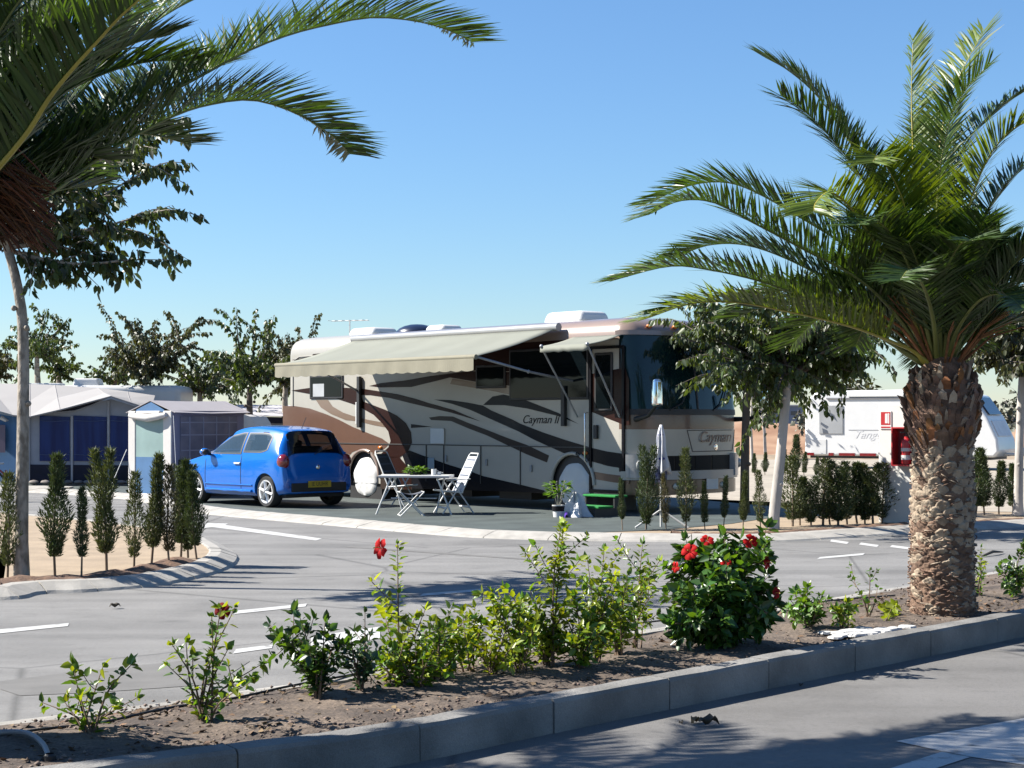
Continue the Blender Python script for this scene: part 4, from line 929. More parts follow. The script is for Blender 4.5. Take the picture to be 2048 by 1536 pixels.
b = MB(); b.box((0,0,.705), (1.24,.68,.022)); b.build('tabletop', mat('table_white', (.72,.72,.70), .35, var=.03), tb, bevel=.008)
b = MB(); b.tube([(-.61,-.33,.685),(.61,-.33,.685),(.61,.33,.685),(-.61,.33,.685),(-.61,-.33,.685)], .016, 6); b.build('table_frame', M_grey, tb)
for s in (-1, 1):
    for x0_, x1_ in ((.40*s,.66*s),(.46*s,.30*s)):
        b = MB(); b.tube([(x0_,-.29*(1 if x1_*s > .5 else -1),.69),(x1_,-.31*(1 if x1_*s > .5 else -1),0)], .016, 8); b.build('leg', M_alu, tb, smooth=60)
b = MB(); b.tube([(.40,-.30,.30),(-.40,-.30,.30)], .01, 6); b.build('stretcher', M_alu, tb)
sp = gp(822, 1031, PAD); stl = thing('folding_stool', 'small folding stool with crossed white legs in front of the table', 'stool', (sp.x, sp.y, PAD), R(12))
for s in (-1, 1):
    for q in (-1, 1):
        b = MB(); b.tube([(-.20*q,s*.17,0),(.20*q,s*.17,.40)], .011, 8); b.build('leg', M_alu, stl, smooth=60)
b = MB(); [b.tube([(x,-.17,z),(x,.17,z)], .010, 6) for x, z in ((-.2,.40),(.2,.40),(-.2,.01),(.2,.01))]; b.build('crossbar', M_alu, stl, smooth=60)
b = MB(); G = [[(-.20+.4*k/8, y, .405-.045*math.sin(math.pi*k/8)) for y in (-.16,0,.16)] for k in range(9)]; b.grid(G); o = b.build('seat', mat('stool_cloth', (.10,.11,.14), .8), stl, smooth=60); o.modifiers.new('thickness', 'SOLIDIFY').thickness = .01
def leafy(name, n, r, h, seed, m, parent, L=.07, zoff=0.0):
    q = rs(seed); a = q.rand(n)*2*math.pi; rr = np.sqrt(q.rand(n))*r; P = np.stack([rr*np.cos(a)*.6, rr*np.sin(a)*.6, zoff+q.rand(n)*h], 1)
    D = np.stack([np.cos(a), np.sin(a), .2+.9*q.randn(n)*.5], 1); V, T = leaf_big(P, D, np.tile((0,0,1.0),(n,1))+q.randn(n,3)*.3, L*(.7+.6*q.rand(n)), L*.55*(.7+.6*q.rand(n)))
    return npmesh(name, V, T, m, parent)
M_leafy = mat('leaf_fresh', (.075,.16,.015), .5, var=.2, island=.35, transl=.3)
pt = thing('table_plant', 'low leafy green plant in a bowl on the camp table', 'plant', (tp_.x-.03, tp_.y+.1, PAD+.668))
b = MB(); b.lathe([(0,.0),(.09,0),(.13,.05),(.12,.05),(0,.04)], n=18); b.build('bowl', mat('dark_bowl', (.04,.05,.03), .5), pt, smooth=50)
leafy('foliage', 130, .26, .10, 5, M_leafy, pt, .085, .03)
for dx, s, lab in ((.30,.045,'small white mug standing on the camp table'), (.39,.035,'small round white cup beside the mug on the camp table')):
    c = thing('mug', lab, 'cup', (tp_.x+dx, tp_.y-.05, PAD+.668)); b = MB(); hh = .10 if s > .04 else .055
    b.lathe([(0,0),(s,0),(s,hh),(s-.006,hh),(s-.008,.01),(0,.01)], n=18); b.build('bowl', M_white, c, smooth=50)
    b = MB(); b.tube([(s-.003,0,hh*.8),(s+.03,0,hh*.7),(s+.03,0,hh*.35),(s-.003,0,hh*.2)], .006, 6); b.build('handle', M_white, c, smooth=60)
pp = gp(1117, 1034, PAD); pl_ = thing('potted_plant', 'leafy plant in a white pot by the front wheel of the motorhome', 'plant', (pp.x, pp.y, PAD))
b = MB(); b.lathe([(0,0),(.085,0),(.10,.12),(.105,.18),(.11,.20),(.095,.20),(.09,.17),(0,.17)], n=22); pot = b.build('pot', M_white, pl_, smooth=40)
b = MB(); b.lathe([(.1045,.10),(.1085,.185)], n=22); b.build('pot_band', M_dgrey, pot)
b = MB()
for k in range(7):
    a = k*.9; b.tube([(.02*math.cos(a),.02*math.sin(a),.17),(.07*math.cos(a),.07*math.sin(a),.36),(.16*math.cos(a),.16*math.sin(a),.50+.02*k)], .007, 5)
b.build('stem', mat('pale_stem', (.45,.42,.33), .7), pl_); leafy('foliage', 90, .30, .22, 9, M_leafy, pl_, .11, .36)
cl = thing('crumpled_cloth', 'crumpled white cloth heaped beside the potted plant', 'cloth', (pp.x+.27, pp.y+.1, PAD))
b = MB(); G = []
for i in range(13):
    f = i/12; row = []
    for j in range(28):
        t = 2*math.pi*j/28; r0 = .27*f*(1+.25*math.sin(5*t+f*3)+.12*math.sin(9*t)); row.append((r0*math.cos(t), r0*math.sin(t), max(.004, .36*(1-f**1.4)*(1+.22*math.sin(6*t+f*5)))))
    G.append(row+[row[0]])
b.grid(G); b.build('cloth', mat('cloth_white', (.78,.78,.80), .85, var=.03), cl, smooth=60, fixn=True)
pb = thing('purple_clogs', 'shiny purple plastic clogs on the paving beside the white pot', 'shoes', (pp.x+.19, pp.y-.08, PAD)); M_pur = mat('purple_plastic', (.10,.05,.34), .2, var=.1, coat=.5)
for dx, dy in ((-.06,0),(.07,.04)):
    b = MB(); G = []
    for i in range(9):
        f = i/8; wd = .045*math.sin(math.pi*(.12+.8*f))**.6; hh = .05+.05*math.sin(math.pi*min(1, f*1.1)); row = []
        for j in range(13):
            a = math.pi*j/12; row.append((dx+wd*math.cos(a), dy-.13+.26*f, hh*math.sin(a)+.002))
        G.append(row)
    b.grid(G); b.build('clog', M_pur, pb, smooth=60, fixn=True)
# green carpeted step by the door
sx = Vector((1.30, 28.2, PAD)); stp = thing('entry_step', 'two tread entry step covered in green carpet below the motorhome door', 'step', tuple(sx), math.atan2(-.747, .664))
M_grn = mat('green_carpet', (.015,.24,.045), .95, var=.12, vscale=60, bump=.3, bscale=200)
for y, z, wd, dp in ((.28,.33,.78,.30),(-.08,.16,.78,.36)):
    b = MB(); b.box((.1,y,z), (wd,dp,.035)); b.build('tread', M_grn, stp, bevel=.01)
for x in (-.24,.44):
    b = MB(); b.box((x,.28,.155), (.03,.26,.31)); b.box((x,-.08,.07), (.029,.46,.139)); b.build('step_side', M_black, stp)
# folded parasol on a tripod
ps = gp(1322, 1056, PAD); pz = thing('folded_parasol', 'folded white and blue parasol on a tripod stand before the motorhome front', 'parasol', (ps.x, ps.y, PAD))
b = MB(); b.tube([(0,0,0.02),(0,0,1.50)], .017, 8); b.build('pole', M_alu, pz, smooth=60)
b = MB(); G = []
for i in range(14):
    f = i/13; z = 1.54-.70*f; r0 = .018+.085*f**.8+.01*math.sin(f*9); row = []
    for j in range(41):
        t = 2*math.pi*j/40; r1 = r0*(1+.42*math.sin(8*t+f*1.5)*min(1, f*3)); row.append((r1*math.cos(t), r1*math.sin(t), z-.05*f*math.sin(4*t+1)))
    G.append(row)
b.grid(G); M_par = mat('parasol_white', (.74,.74,.78), .85, var=.03); o = b.build('canopy', M_par, pz, smooth=60); o.modifiers.new('thickness', 'SOLIDIFY').thickness = .004
M_parb = mat('parasol_blue', (.05,.06,.28), .8)
b = MB(); G = []
for i in range(5):
    f = i/4; z = .92-.22*f; row = []
    for j in range(41):
        t = 2*math.pi*j/40; r1 = (.075-.01*f)*(1+.4*math.sin(8*t)); row.append((r1*math.cos(t), r1*math.sin(t), z-.04*f*math.sin(4*t+1)))
    G.append(row)
b.grid(G); o = b.build('canopy_lining', mat('parasol_stripe', (.30,.32,.44), .85, vscale=30, col2=(.05,.06,.2)), pz, smooth=60); o.modifiers.new('thickness', 'SOLIDIFY').thickness = .004
b = MB(); b.lathe([(.075,1.02),(.085,1.02),(.085,1.05),(.075,1.05)], n=16); b.lathe([(.04,1.38),(.05,1.38),(.05,1.40),(.04,1.40)], n=16); b.build('tie_strap', M_parb, pz)
for a in (R(200), R(-20), R(75)):
    b = MB(); b.tube([(.02*math.cos(a),.02*math.sin(a),.26),(.42*math.cos(a),.42*math.sin(a),.012)], .016, 8); b.build('leg', M_alu, pz, smooth=60)
# bicycle at the far left edge
bc0 = gp(-22, 1004, .0); bc = thing('bicycle', 'bicycle with dark tyres parked at the left edge before the awning tent', 'bicycle', (bc0.x, bc0.y, 0), R(12))
M_bred = mat('bike_red', (.35,.02,.03), .3, coat=.6)
for x in (0, -1.05):
    b = MB(); pr = [(.315+.022*math.cos(a), .022*math.sin(a)) for a in np.linspace(0, 2*math.pi, 9)]; b.lathe(pr, (x,0,.34), 30, axis='Y'); wh = b.build('wheel', M_tyre, bc, smooth=60, fixn=True)
    b = MB(); [b.tube([(x,.0,.34),(x+.30*math.cos(a),0,.34+.30*math.sin(a))], .003, 4) for a in np.linspace(0, 2*math.pi, 19)[:-1]]; b.lathe([(.292,-.012),(.298,0),(.292,.012)], (x,0,.34), 30, axis='Y'); b.build('rim', M_chrome, wh)
    b = MB(); b.tube([(x+.37*math.cos(a),0,.34+.37*math.sin(a)) for a in np.linspace(.2, 2.7, 14)], .02, 6); b.build('mudguard', M_bred, bc, smooth=60)
b = MB()
for p0, p1 in (((0,0,.34),(-.38,0,.82)),((-.38,0,.82),(-.42,0,.30)),((-.42,0,.30),(-1.05+.12,0,.75)),((-.38,0,.78),(-.95,0,.80)),((0,0,.34),(-.42,0,.30)),((-1.05,0,.34),(-.92,0,.95))): b.tube([p0, p1], .017, 6)
b.build('frame', M_bred, bc, smooth=60)
b = MB(); b.ball((-.37,0,.92), (.14,.07,.04), 10); b.build('saddle', M_black, bc, smooth=60)
b = MB(); b.tube([(-.80,-.28,1.02),(-.92,0,.98),(-.80,.28,1.02)], .014, 6); b.build('handlebar', M_chrome, bc, smooth=60)
b = MB(); b.box((.08,0,.78), (.42,.14,.03)); b.ball((.33,0,.62), (.03,.04,.04), 8, mi=1); b.build('luggage_rack', [M_grey, M_tail], bc)
# ================================================================== VEGETATION
# ---- palms
M_frond = mat('palm_leaf', (.052,.095,.020), .42, var=.15, island=.35, transl=.22, tcol=(2.2,2.2,.6))
M_frondy = mat('palm_leaf_young', (.11,.165,.016), .42, var=.15, island=.3, transl=.30, tcol=(2.2,2.0,.5))
M_frondd = mat('palm_leaf_dry', (.27,.16,.07), .8, var=.2, island=.3, transl=.15, tcol=(1.4,1.2,.8))
M_rach = mat('palm_rachis', (.17,.19,.045), .5, var=.15)
M_rachy = mat('palm_rachis_yellow', (.38,.32,.05), .45, var=.12)
def frond(name, pts, m, parent, seed, llen=.46, n=62, start=.20, w0=.026, mr=None, r0=.024, vee=.35, upv=(0,0,1), origin=(0,0,0)):
    q = rs(seed); L = catmull(pts, 60); d = np.r_[0, np.cumsum(np.linalg.norm(np.diff(L, axis=0), axis=1))]; tot = d[-1]; d = d/tot
    b = MB(); rr = [max(.003, r0*(1-.86*f)) * (1.7 if f < .07 else 1) for f in d[::2]]; b.tube(L[::2], rr, 6, flat=.6)
    V0 = np.array(b.V); F0 = b.Fc
    tri0 = [];
    for f in F0:
        for k in range(1, len(f)-1): tri0.append((f[0], f[k], f[k+1]))
    T = nrm(np.gradient(L, axis=0)); up = np.array(upv, float)
    Vs = [V0]; Ts = [np.array(tri0)]; off = len(V0); mi = [1]*len(tri0)
    for k in range(n):
        f = start+(1-start)*((k+.5)/n); p = np.array([np.interp(f, d, L[:,c]) for c in range(3)]); t = nrm(np.array([np.interp(f, d, T[:,c]) for c in range(3)]))
        s = np.cross(t, up); s = nrm(s if np.linalg.norm(s) > .15 else np.cross(t, (1.0,.3,0))); u = np.cross(s, t); g = (f-start)/(1-start)
        ln = llen*(.35+.65*math.sin(math.pi*min(1, .14+.58*g+.10)))*(1 if g < .93 else 1-.25*(g-.93)/.07)
        for sd in (1, -1):
            if q.rand() < .03: continue
            ang = 1.06-.20*g+q.randn()*.09
            D = nrm(t*math.cos(ang)+s*sd*math.sin(ang)*.92+u*(vee+q.randn()*.13)*(1-.72*g))
            l = ln*(.88+.24*q.rand()); wdt = w0*(.8+.4*q.rand())
            nrmv = nrm(u*.8+s*sd*-.45+q.randn(3)*.25); W = nrm(np.cross(D, nrmv))*wdt/2
            sag = np.array([0,0,-1.0])*l*(.03+.10*q.rand())
            p1 = p+D*l*.5+sag*.25; p2 = p+D*l*.98+sag
            Vs.append(np.array([p-W*.55, p+W*.55, p1+W*.9, p1-W*.9, p2])); Ts.append(np.array([(0,1,2),(0,2,3),(3,2,4)])+off); off += 5; mi += [0]*3
    o = npmesh(name, np.concatenate(Vs)-np.array(origin), np.concatenate(Ts), [m, mr or M_rach], parent, mi=mi)
    return o
def palm_trunk(parent, h, r0, r1, seed, rb, hb):
    """trunk of overlapping cut leaf bases, swelling into a fibrous boss under the crown"""
    q = rs(seed); b = MB()
    nt, nz = 190, 230; tab = q.rand(64, 64); G = []; MI = []
    for iz in range(nz+1):
        z = -.03+(h+.03)*iz/nz; f = z/h; row = []
        for it in range(nt+1):
            a = 2*math.pi*(it % nt)/nt; wz = z+.022*mn.noise((math.cos(a)*2.3, math.sin(a)*2.3, z*4+seed))+.010*mn.noise((math.cos(a)*7, math.sin(a)*7, z*14)); wa = a+.09*mn.noise((math.cos(a)*3, math.sin(a)*3, z*6+9))
            ch = .058 if f > .48 else .030; m = 12 if f > .48 else 15                # tall scars above, tight worn rings below
            v = wz/ch; k = math.floor(v); best = 0; rb_ = 0
            for kk in (k, k-1):
                u = wa/(2*math.pi)*m+.5*(kk % 2); ci = math.floor(u); rr = tab[kk % 64, int(ci % m)]; du = abs(u-ci-.5)*2; dv = (v-kk)/2
                if dv < 0 or dv > 1: continue
                edge = 1-du**2.2-.15*rr; top = .52+.36*(1-du**2)
                hgt = max(0, edge)**.55*(dv/top)**.9 if dv < top else max(0, edge)*max(0, 1-(dv-top)/.10)
                hgt *= .45+.75*rr
                if hgt > best: best, rb_ = hgt, rr
            r = (r0*(1-f)+r1*f)*.935+(.040 if f > .48 else .027)*best+.007*mn.noise((math.cos(a)*9, math.sin(a)*9, z*26))+.004*mn.noise((math.cos(a)*24, math.sin(a)*24, z*70))
            row.append((math.cos(a)*r, math.sin(a)*r, z)); MI.append((rb_, best, f))
        G.append(row)
    o_ = len(b.V); b.V += [p for row in G for p in row]; W_ = nt+1
    for iz in range(nz):
        for it in range(nt):
            rb_, best, f = MI[iz*W_+it]; i = o_+iz*W_+it
            b.Fc.append((i, i+1, i+W_+1, i+W_)); b.M.append(1 if (rb_ < (.18 if f > .55 else .45 if f > .40 else .78) or best < .22) else 0)  # brown scars at random; gaps between scars go brown too, as painted shade
    for i in range(520):
        z = h*q.rand()**1.3; a = q.rand()*6.283; r = r0*(1-z/h)+r1*z/h; da = .10+.25*q.rand(); k = q.randn()*.02
        b.tube([(math.cos(a+da*t)*(r+.022*math.sin(3.14*t)), math.sin(a+da*t)*(r+.022*math.sin(3.14*t)), z+k*t) for t in (0,.33,.66,1)], [.003,.005,.005,.002], 4, mi=1 if q.rand() < .6 else 0)
    tk = b.build('trunk', [M_scale, M_scale2], parent, smooth=60)
    b = MB(); prof = [(r1*.9,h-.08),(rb*.80,h-.02),(rb*.90,h+hb*.12),(rb*1.0,h+hb*.40),(rb*.96,h+hb*.68),(rb*.72,h+hb*.92),(rb*.4,h+hb*1.15)]; b.lathe(prof, n=24, mi=1)  # brown core, coloured so that the gaps between leaf bases look shaded
    for i in range(17):
        f = i/16; z = h-.05+hb*f; r = np.interp(z, [p[1] for p in prof], [p[0] for p in prof])
        for j in range(19):
            a = 2*math.pi*(j+.5*(i % 2))/19+q.randn()*.14; ca, sa = math.cos(a), math.sin(a); hw = .030*(.4+1.1*q.rand()); ln = .04+.11*q.rand()**1.5; lean = .40-.55*f+.35*q.randn()
            tx, ty = -sa, ca
            def P(rr, tt, dz): return (ca*rr+tx*tt, sa*rr+ty*tt, z+dz)
            k = .005+.035*q.rand()
            vs = [P(r*.96,-hw,-.03), P(r*.96,hw,-.03), P(r+k+.10*lean*ln,hw*.8,ln*.6), P(r+k+.10*lean*ln,-hw*.8,ln*.6), P(r+k*.5+.5*lean*ln,0,ln), P(r*.9,0,ln*.7)]
            b.add(vs, [(0,1,2,3),(3,2,4),(0,3,5),(2,1,5),(3,4,5),(4,2,5)], 1 if q.rand() < .58 else (2 if q.rand() < .3 else 0))
    b.build('leaf_base_boss', [M_scale, M_scale2, M_fibre], parent)
M_scale = mat('palm_scar_tan', (.27,.20,.145), .95, vscale=9, col2=(.46,.365,.27), island=.2, bump=.5, bscale=60)
M_scale2 = mat('palm_scar_brown', (.115,.066,.045), .95, vscale=10, col2=(.24,.145,.10), island=.3, bump=.5, bscale=60)
M_fibre = mat('palm_fibre', (.24,.10,.035), .95, var=.3, vscale=20, island=.3)
def fan(base, az, el, ln, droop, k=7):
    pts = []
    for i in range(k):
        f = i/(k-1); r = ln*f*math.cos(el)*(1-.10*f*droop); z = ln*f*math.sin(el)-droop*ln*.55*f*f
        pts.append(base+np.array([r*math.cos(az), r*math.sin(az), z]))
    return pts
YP = 13.75
pr_ = gp(1885, 1226, .15); YP = pr_.y
palm = thing('date_palm', 'stout date palm with scaly trunk in the planted bed, whole crown in view', 'palm tree', (pr_.x, pr_.y, .14))
po = np.array(palm.location)
TH = (1226-885)/F*YP; palm_trunk(palm, TH, .254, .226, 5, .288, (885-735)/F*YP)
def pf(pix, dz, cls=0, seed=0, **kw):
    n = len(pix); Yb = YP; pts = []
    for i, (x, y) in enumerate(pix):
        f = i/(n-1); pts.append(np.array(at(x, y, Yb+dz*f)))
    m = (M_frond, M_frondy, M_frondd)[cls]
    frond('frond', [p-po for p in pts], m, palm, seed, mr=M_rachy if cls == 1 else M_rach, **kw)
FR = [([(1850,730),(1770,680),(1700,640),(1610,595),(1519,562),(1420,540),(1337,533),(1222,562)], -.5, 0),
 ([(1856,735),(1838,683),(1792,612),(1701,501),(1610,440),(1519,388),(1455,365),(1382,370),(1290,408)], .5, 0),
 ([(1860,735),(1852,660),(1815,510),(1750,370),(1700,285),(1637,195),(1578,142),(1525,112)], .7, 0),
 ([(1860,735),(1840,615),(1792,478),(1738,378),(1697,319),(1656,269),(1610,223),(1562,191)], -.4, 0),
 ([(1872,735),(1852,560),(1832,400),(1826,300),(1823,190),(1826,78)], .3, 1),
 ([(1880,735),(1872,560),(1872,400),(1879,296),(1897,205),(1929,132),(1968,60)], .5, 1),
 ([(1882,735),(1876,520),(1876,380),(1897,250),(1930,182),(1979,127)], -.5, 0),
 ([(1885,735),(1888,540),(1897,380),(1929,292),(1975,237),(2048,180)], .4, 0),
 ([(1890,735),(1905,560),(1935,420),(1975,320),(2020,262),(2075,235)], -.6, 1),
 ([(1895,735),(1918,600),(1952,470),(2000,387),(2050,335),(2110,310)], .2, 0),
 ([(1900,740),(1935,650),(1985,560),(2050,500),(2130,480)], -.4, 0),
 ([(1905,740),(1950,680),(2010,620),(2080,590),(2160,600)], .4, 0),
 ([(1862,735),(1840,600),(1824,474),(1806,401),(1776,338),(1757,312),(1745,325)], -.9, 1),
 ([(1860,735),(1826,640),(1788,547),(1747,480),(1701,415),(1660,384),(1632,405),(1628,425)], -1.0, 1),
 ([(1866,740),(1830,705),(1792,687),(1724,660),(1656,641),(1565,621),(1473,605),(1382,608),(1291,638)], -.8, 1),
 ([(1858,735),(1800,640),(1720,560),(1610,500),(1496,440),(1428,405),(1360,402),(1296,430)], -.7, 0),
 ([(1855,735),(1790,660),(1700,590),(1600,530),(1500,492),(1420,490),(1350,515)], .9, 0),
 ([(1870,735),(1850,640),(1830,560),(1790,480),(1750,440),(1710,450)], -1.2, 0),
 ([(1880,735),(1880,640),(1890,550),(1920,490),(1950,480)], -1.3, 0),
 ([(1890,735),(1915,660),(1960,600),(2010,590),(2050,620)], -1.2, 0),
 ([(1875,735),(1868,650),(1850,580),(1822,540),(1800,560)], -1.5, 0),
 ([(1880,735),(1860,560),(1842,420),(1845,330),(1860,240)], 1.0, 0)]
for i, (px, dz, c) in enumerate(FR):
    frond_len = 1.0; pf(px, dz, c, 40+i, llen=.45 if len(px) > 6 else .38, n=165 if len(px) > 6 else 120, start=.20, w0=.0185, vee=.55)
base = np.array([0,0,TH+.55])
q = rs(77)
for i in range(20):                                     # fronds on the far side of the crown
    az = R(10+8.2*i+q.randn()*5); el = R(36+40*q.rand()); frond('frond', fan(base, az, el, 2.0+.7*q.rand(), .7+.6*q.rand()), M_frond, palm, 300+i, llen=.42, n=130, start=.22, w0=.019, vee=.55)
for i in range(18):
    az = R(-170+9.3*i+q.randn()*5); frond('frond', fan(base, az, R(56+22*q.rand()), 1.6+.5*q.rand(), .6), M_frond, palm, 340+i, llen=.38, n=120, start=.22, w0=.018, vee=.55)
b = MB()
for i in range(26):
    a = q.rand()*6.28; e = .5+.5*q.rand(); r = .45+.35*q.rand(); p0 = base+np.array([.1*math.cos(a),.1*math.sin(a),.05]); p1 = p0+np.array([r*math.cos(a)*.7, r*math.sin(a)*.7, .55*e]); b.tube([p0, (p0+p1)/2+np.array([0,0,.08]), p1], [.012,.008,.004], 5)
b.build('flower_stalk', M_fibre, palm)

# left palm close to the camera: only part of its crown is in the frame
lp = thing('date_palm', 'date palm at the top left corner, close to the camera, dark arching fronds', 'palm tree', (-2.95, 7.85, .14))
lo = np.array(lp.location); LH = 1.75
palm_trunk(lp, LH, .28, .25, 8, .32, .55)
def lf(pix, Y0, Y1, m, seed, mr=None, **kw):
    n = len(pix); pts = [np.array(at(x, y, Y0+(Y1-Y0)*i/(n-1)))-lo for i, (x, y) in enumerate(pix)]
    frond('frond', pts, m, lp, seed, mr=mr, **kw)
kw = dict(llen=.39, n=250, start=.12, w0=.0165, vee=.85)
lf([(-120,470),(20,385),(110,325),(200,262),(293,208),(390,158),(488,105),(576,70),(659,49),(745,35),(830,42),(896,60),(948,86)], 8.0, 10.1, M_frond, 501, **kw)
lf([(-110,490),(20,430),(98,388),(170,335),(244,286),(342,234),(415,210),(505,200),(590,226),(662,270),(700,308)], 8.0, 9.7, M_frond, 502, **kw)
lf([(-150,480),(-40,375),(49,273),(98,197),(146,137),(195,83),(244,30),(303,-20),(370,-70)], 7.4, 6.9, M_frond, 503, mr=M_rachy, llen=.40, n=150, start=.10, w0=.021, vee=.6)
lf([(-110,480),(-10,420),(80,350),(180,250),(270,190),(360,150),(450,130)], 8.0, 10.0, M_frond, 504, **kw)
lf([(-130,470),(-60,360),(0,250),(60,150),(120,60),(190,-20),(260,-80)], 7.7, 8.6, M_frond, 505, **kw)
lf([(-140,470),(-100,340),(-60,220),(-20,100),(40,0),(110,-80)], 7.4, 7.2, M_frond, 506, **kw)
lf([(-150,470),(-120,330),(-110,180),(-90,50),(-60,-70)], 7.5, 7.0, M_frondy, 507, mr=M_rachy, **kw)
lf([(-120,480),(-40,400),(40,320),(130,220),(230,110),(330,30),(430,-20),(520,-50)], 8.0, 10.4, M_frond, 508, **kw)
lf([(-130,480),(-60,420),(0,370),(80,330),(150,310),(220,320)], 7.7, 8.6, M_frond, 509, llen=.30, n=110, start=.15, w0=.021, vee=.6)
lf([(-150,480),(-80,400),(-20,330),(40,240),(90,170)], 7.4, 7.8, M_frond, 510, llen=.34, n=120, start=.12, w0=.021, vee=.6)
q = rs(99); base = np.array([0,0,LH+.55])
for i, (az, el, ln, dr) in enumerate([(75,38,2.6,.7),(52,42,2.7,.7),(98,36,2.5,.7),(38,52,2.8,.7),(20,58,2.7,.6),(62,60,2.6,.5),(120,45,2.5,.7),(150,50,2.5,.7),(180,35,2.5,.8),(205,55,2.4,.7),(240,62,2.2,.6),(270,72,2.2,.5),(300,76,2.2,.4),(110,66,2.5,.5),(85,55,2.7,.6),(45,70,2.6,.4),(160,70,2.4,.4),(215,30,2.3,.8)]):
    frond('frond', fan(base, R(az), R(el), ln, dr), M_frond, lp, 560+i, llen=.38, n=190, start=.12, w0=.018, vee=.7)
lf([(-120,490),(-40,450),(40,410),(120,380),(190,372)], 7.8, 8.7, M_frond, 590, llen=.28, n=110, start=.1, w0=.02, vee=.8)
lf([(-140,470),(-70,300),(-10,180),(70,80),(150,10),(240,-40)], 7.6, 7.8, M_frond, 591, llen=.36, n=140, start=.1, w0=.022, vee=.6)
lf([(-130,470),(-40,350),(60,230),(160,150),(260,90),(340,70)], 7.8, 8.4, M_frond, 592, llen=.34, n=140, start=.1, w0=.022, vee=.8)
b = MB()
for i in range(330):
    p0 = np.array(at(-130+30*q.rand(), 380+30*q.rand(), 7.85))-lo; p2 = np.array(at(-60+175*q.rand()**.8, 360+150*q.rand(), 7.75+.35*q.rand()))-lo; p1 = (p0+p2)/2+np.array([0, .05*q.randn(), .10+.06*q.randn()])
    b.tube(catmull([p0, p1, p2], 6), [.007,.006,.006,.005,.004,.003], 4)
b.build('fruit_stalk', mat('fruit_stalk_orange', (.115,.045,.016), .8, var=.3, island=.5), lp)

# ---- broadleaf trees (mulberries)
M_mul = mat('mulberry_leaf', (.046,.070,.018), .45, var=.2, island=.45, transl=.25, tcol=(2.4,2.2,.6))
M_mul2 = mat('mulberry_leaf_light', (.058,.088,.022), .45, var=.2, island=.45, transl=.28, tcol=(2.4,2.2,.5))
M_mul3 = mat('mulberry_leaf_brown', (.058,.068,.022), .5, var=.3, island=.5, transl=.22, tcol=(2.2,1.9,.6))
M_bark = mat('bark_grey', (.20,.17,.135), .9, vscale=16, col2=(.42,.37,.31), ramp=(.38,.60), bump=.9, bscale=26, stretch=(1,1,.5))
M_barkd = mat('bark_brown', (.11,.085,.065), .9, vscale=7, var=.3, bump=.6, bscale=18, stretch=(1,1,.35))
M_barkw = mat('bark_whitish', (.50,.46,.42), .9, vscale=5, var=.2, bump=.4, bscale=18, stretch=(1,1,.35))
def tree(name, label, pos, trunk, r, shoots, leafm, barkm, seed, lsize=.13, dens=14, hang=.8, group=None, sub=3, spread=.28, bm=None, fine=False):
    """trunk: polyline relative to pos; shoots: polylines; leaves hang alternately along shoots and side twigs"""
    t = thing(name, label, 'tree', pos, 0, group); q = rs(seed)
    b = MB(); tr = catmull(trunk, 14); b.tube(tr, [r*(1.25 if i == 0 else 1-.35*i/13) for i in range(14)], 10)
    for k in range(3):
        i = q.randint(3, 11); b.ball(tr[i]+np.array([r*.6*q.randn(), -r*.6, 0]), r*.45, 8)
    b.build('trunk', barkm, t, smooth=60)
    bb = MB(); P = []; D = []
    def leafline(L, d, s0):
        tot = np.sum(np.linalg.norm(np.diff(L, axis=0), axis=1)); n = max(3, int(tot*d)); T = nrm(np.gradient(L, axis=0))
        for k in range(n):
            f = s0+(1-s0)*(k+q.rand())/n; i = min(len(L)-1, f*(len(L)-1)); i0 = int(i); i1 = min(i0+1, len(L)-1); p = L[i0]*(1-i+i0)+L[i1]*(i-i0); tg = T[i0]
            s = np.cross(tg, (0,0,1)); s = nrm(s+1e-6)*(1 if k % 2 else -1); o = nrm(s+q.randn(3)*.5)
            P.append(p+o*lsize*.35); D.append(nrm(o*.55+tg*.25+np.array([0,0,-hang])+q.randn(3)*.22))
    for sh in shoots:
        L = catmull(sh, 16); bb.tube(L, [max(.004, r*.42*(1-.9*i/15)) for i in range(16)], 5); leafline(L, dens, .22)
        for k in range(sub):
            f = .2+.7*q.rand(); p = L[int(f*15)]; tg = nrm(L[min(15, int(f*15)+1)]-L[int(f*15)-1]); dv = nrm(tg*.6+q.randn(3)*np.array([.8,.8,.5])); ln = np.linalg.norm(L[-1]-L[0])*(spread+.3*q.rand())
            S = catmull([p, p+dv*ln*.5+np.array([0,0,.04]), p+dv*ln+np.array([0,0,-.10*ln])], 8); bb.tube(S, [max(.003, .010*(1-.1*i)) for i in range(8)], 4); leafline(S, dens*1.15, .1)
    bb.build('branches', bm or barkm, t)
    P = np.array(P); D = np.array(D); n = len(P); ls = lsize*(.55+.75*q.rand(n)); Nn = q.randn(n, 3); Nn[:,2] += .5
    V, T = leaf_big(P, D, Nn, ls, ls*(.50+.2*q.rand(n)), .2, .3) if fine else leaf_small(P, D, Nn, ls, ls*(.62+.2*q.rand(n)), .15); npmesh('crown', V, T, leafm, t)
    return t
def pixtree(name, label, trunkpix, Y, shootpix, *a, dy=None, **k):
    base = at(trunkpix[0][0], trunkpix[0][1], Y); q = rs(len(label))
    tr = [np.array(at(x, y, Y)-base) for x, y in trunkpix]; sh = []
    for i, s in enumerate(shootpix):
        dd = (dy or .9)*q.randn(); m = len(s)-1
        sh.append([np.array(at(x, y, Y+dd*j/m)-base) for j, (x, y) in enumerate(s)])
    return tree(name, label, tuple(base), tr, a[0], sh, *a[1:], **k)
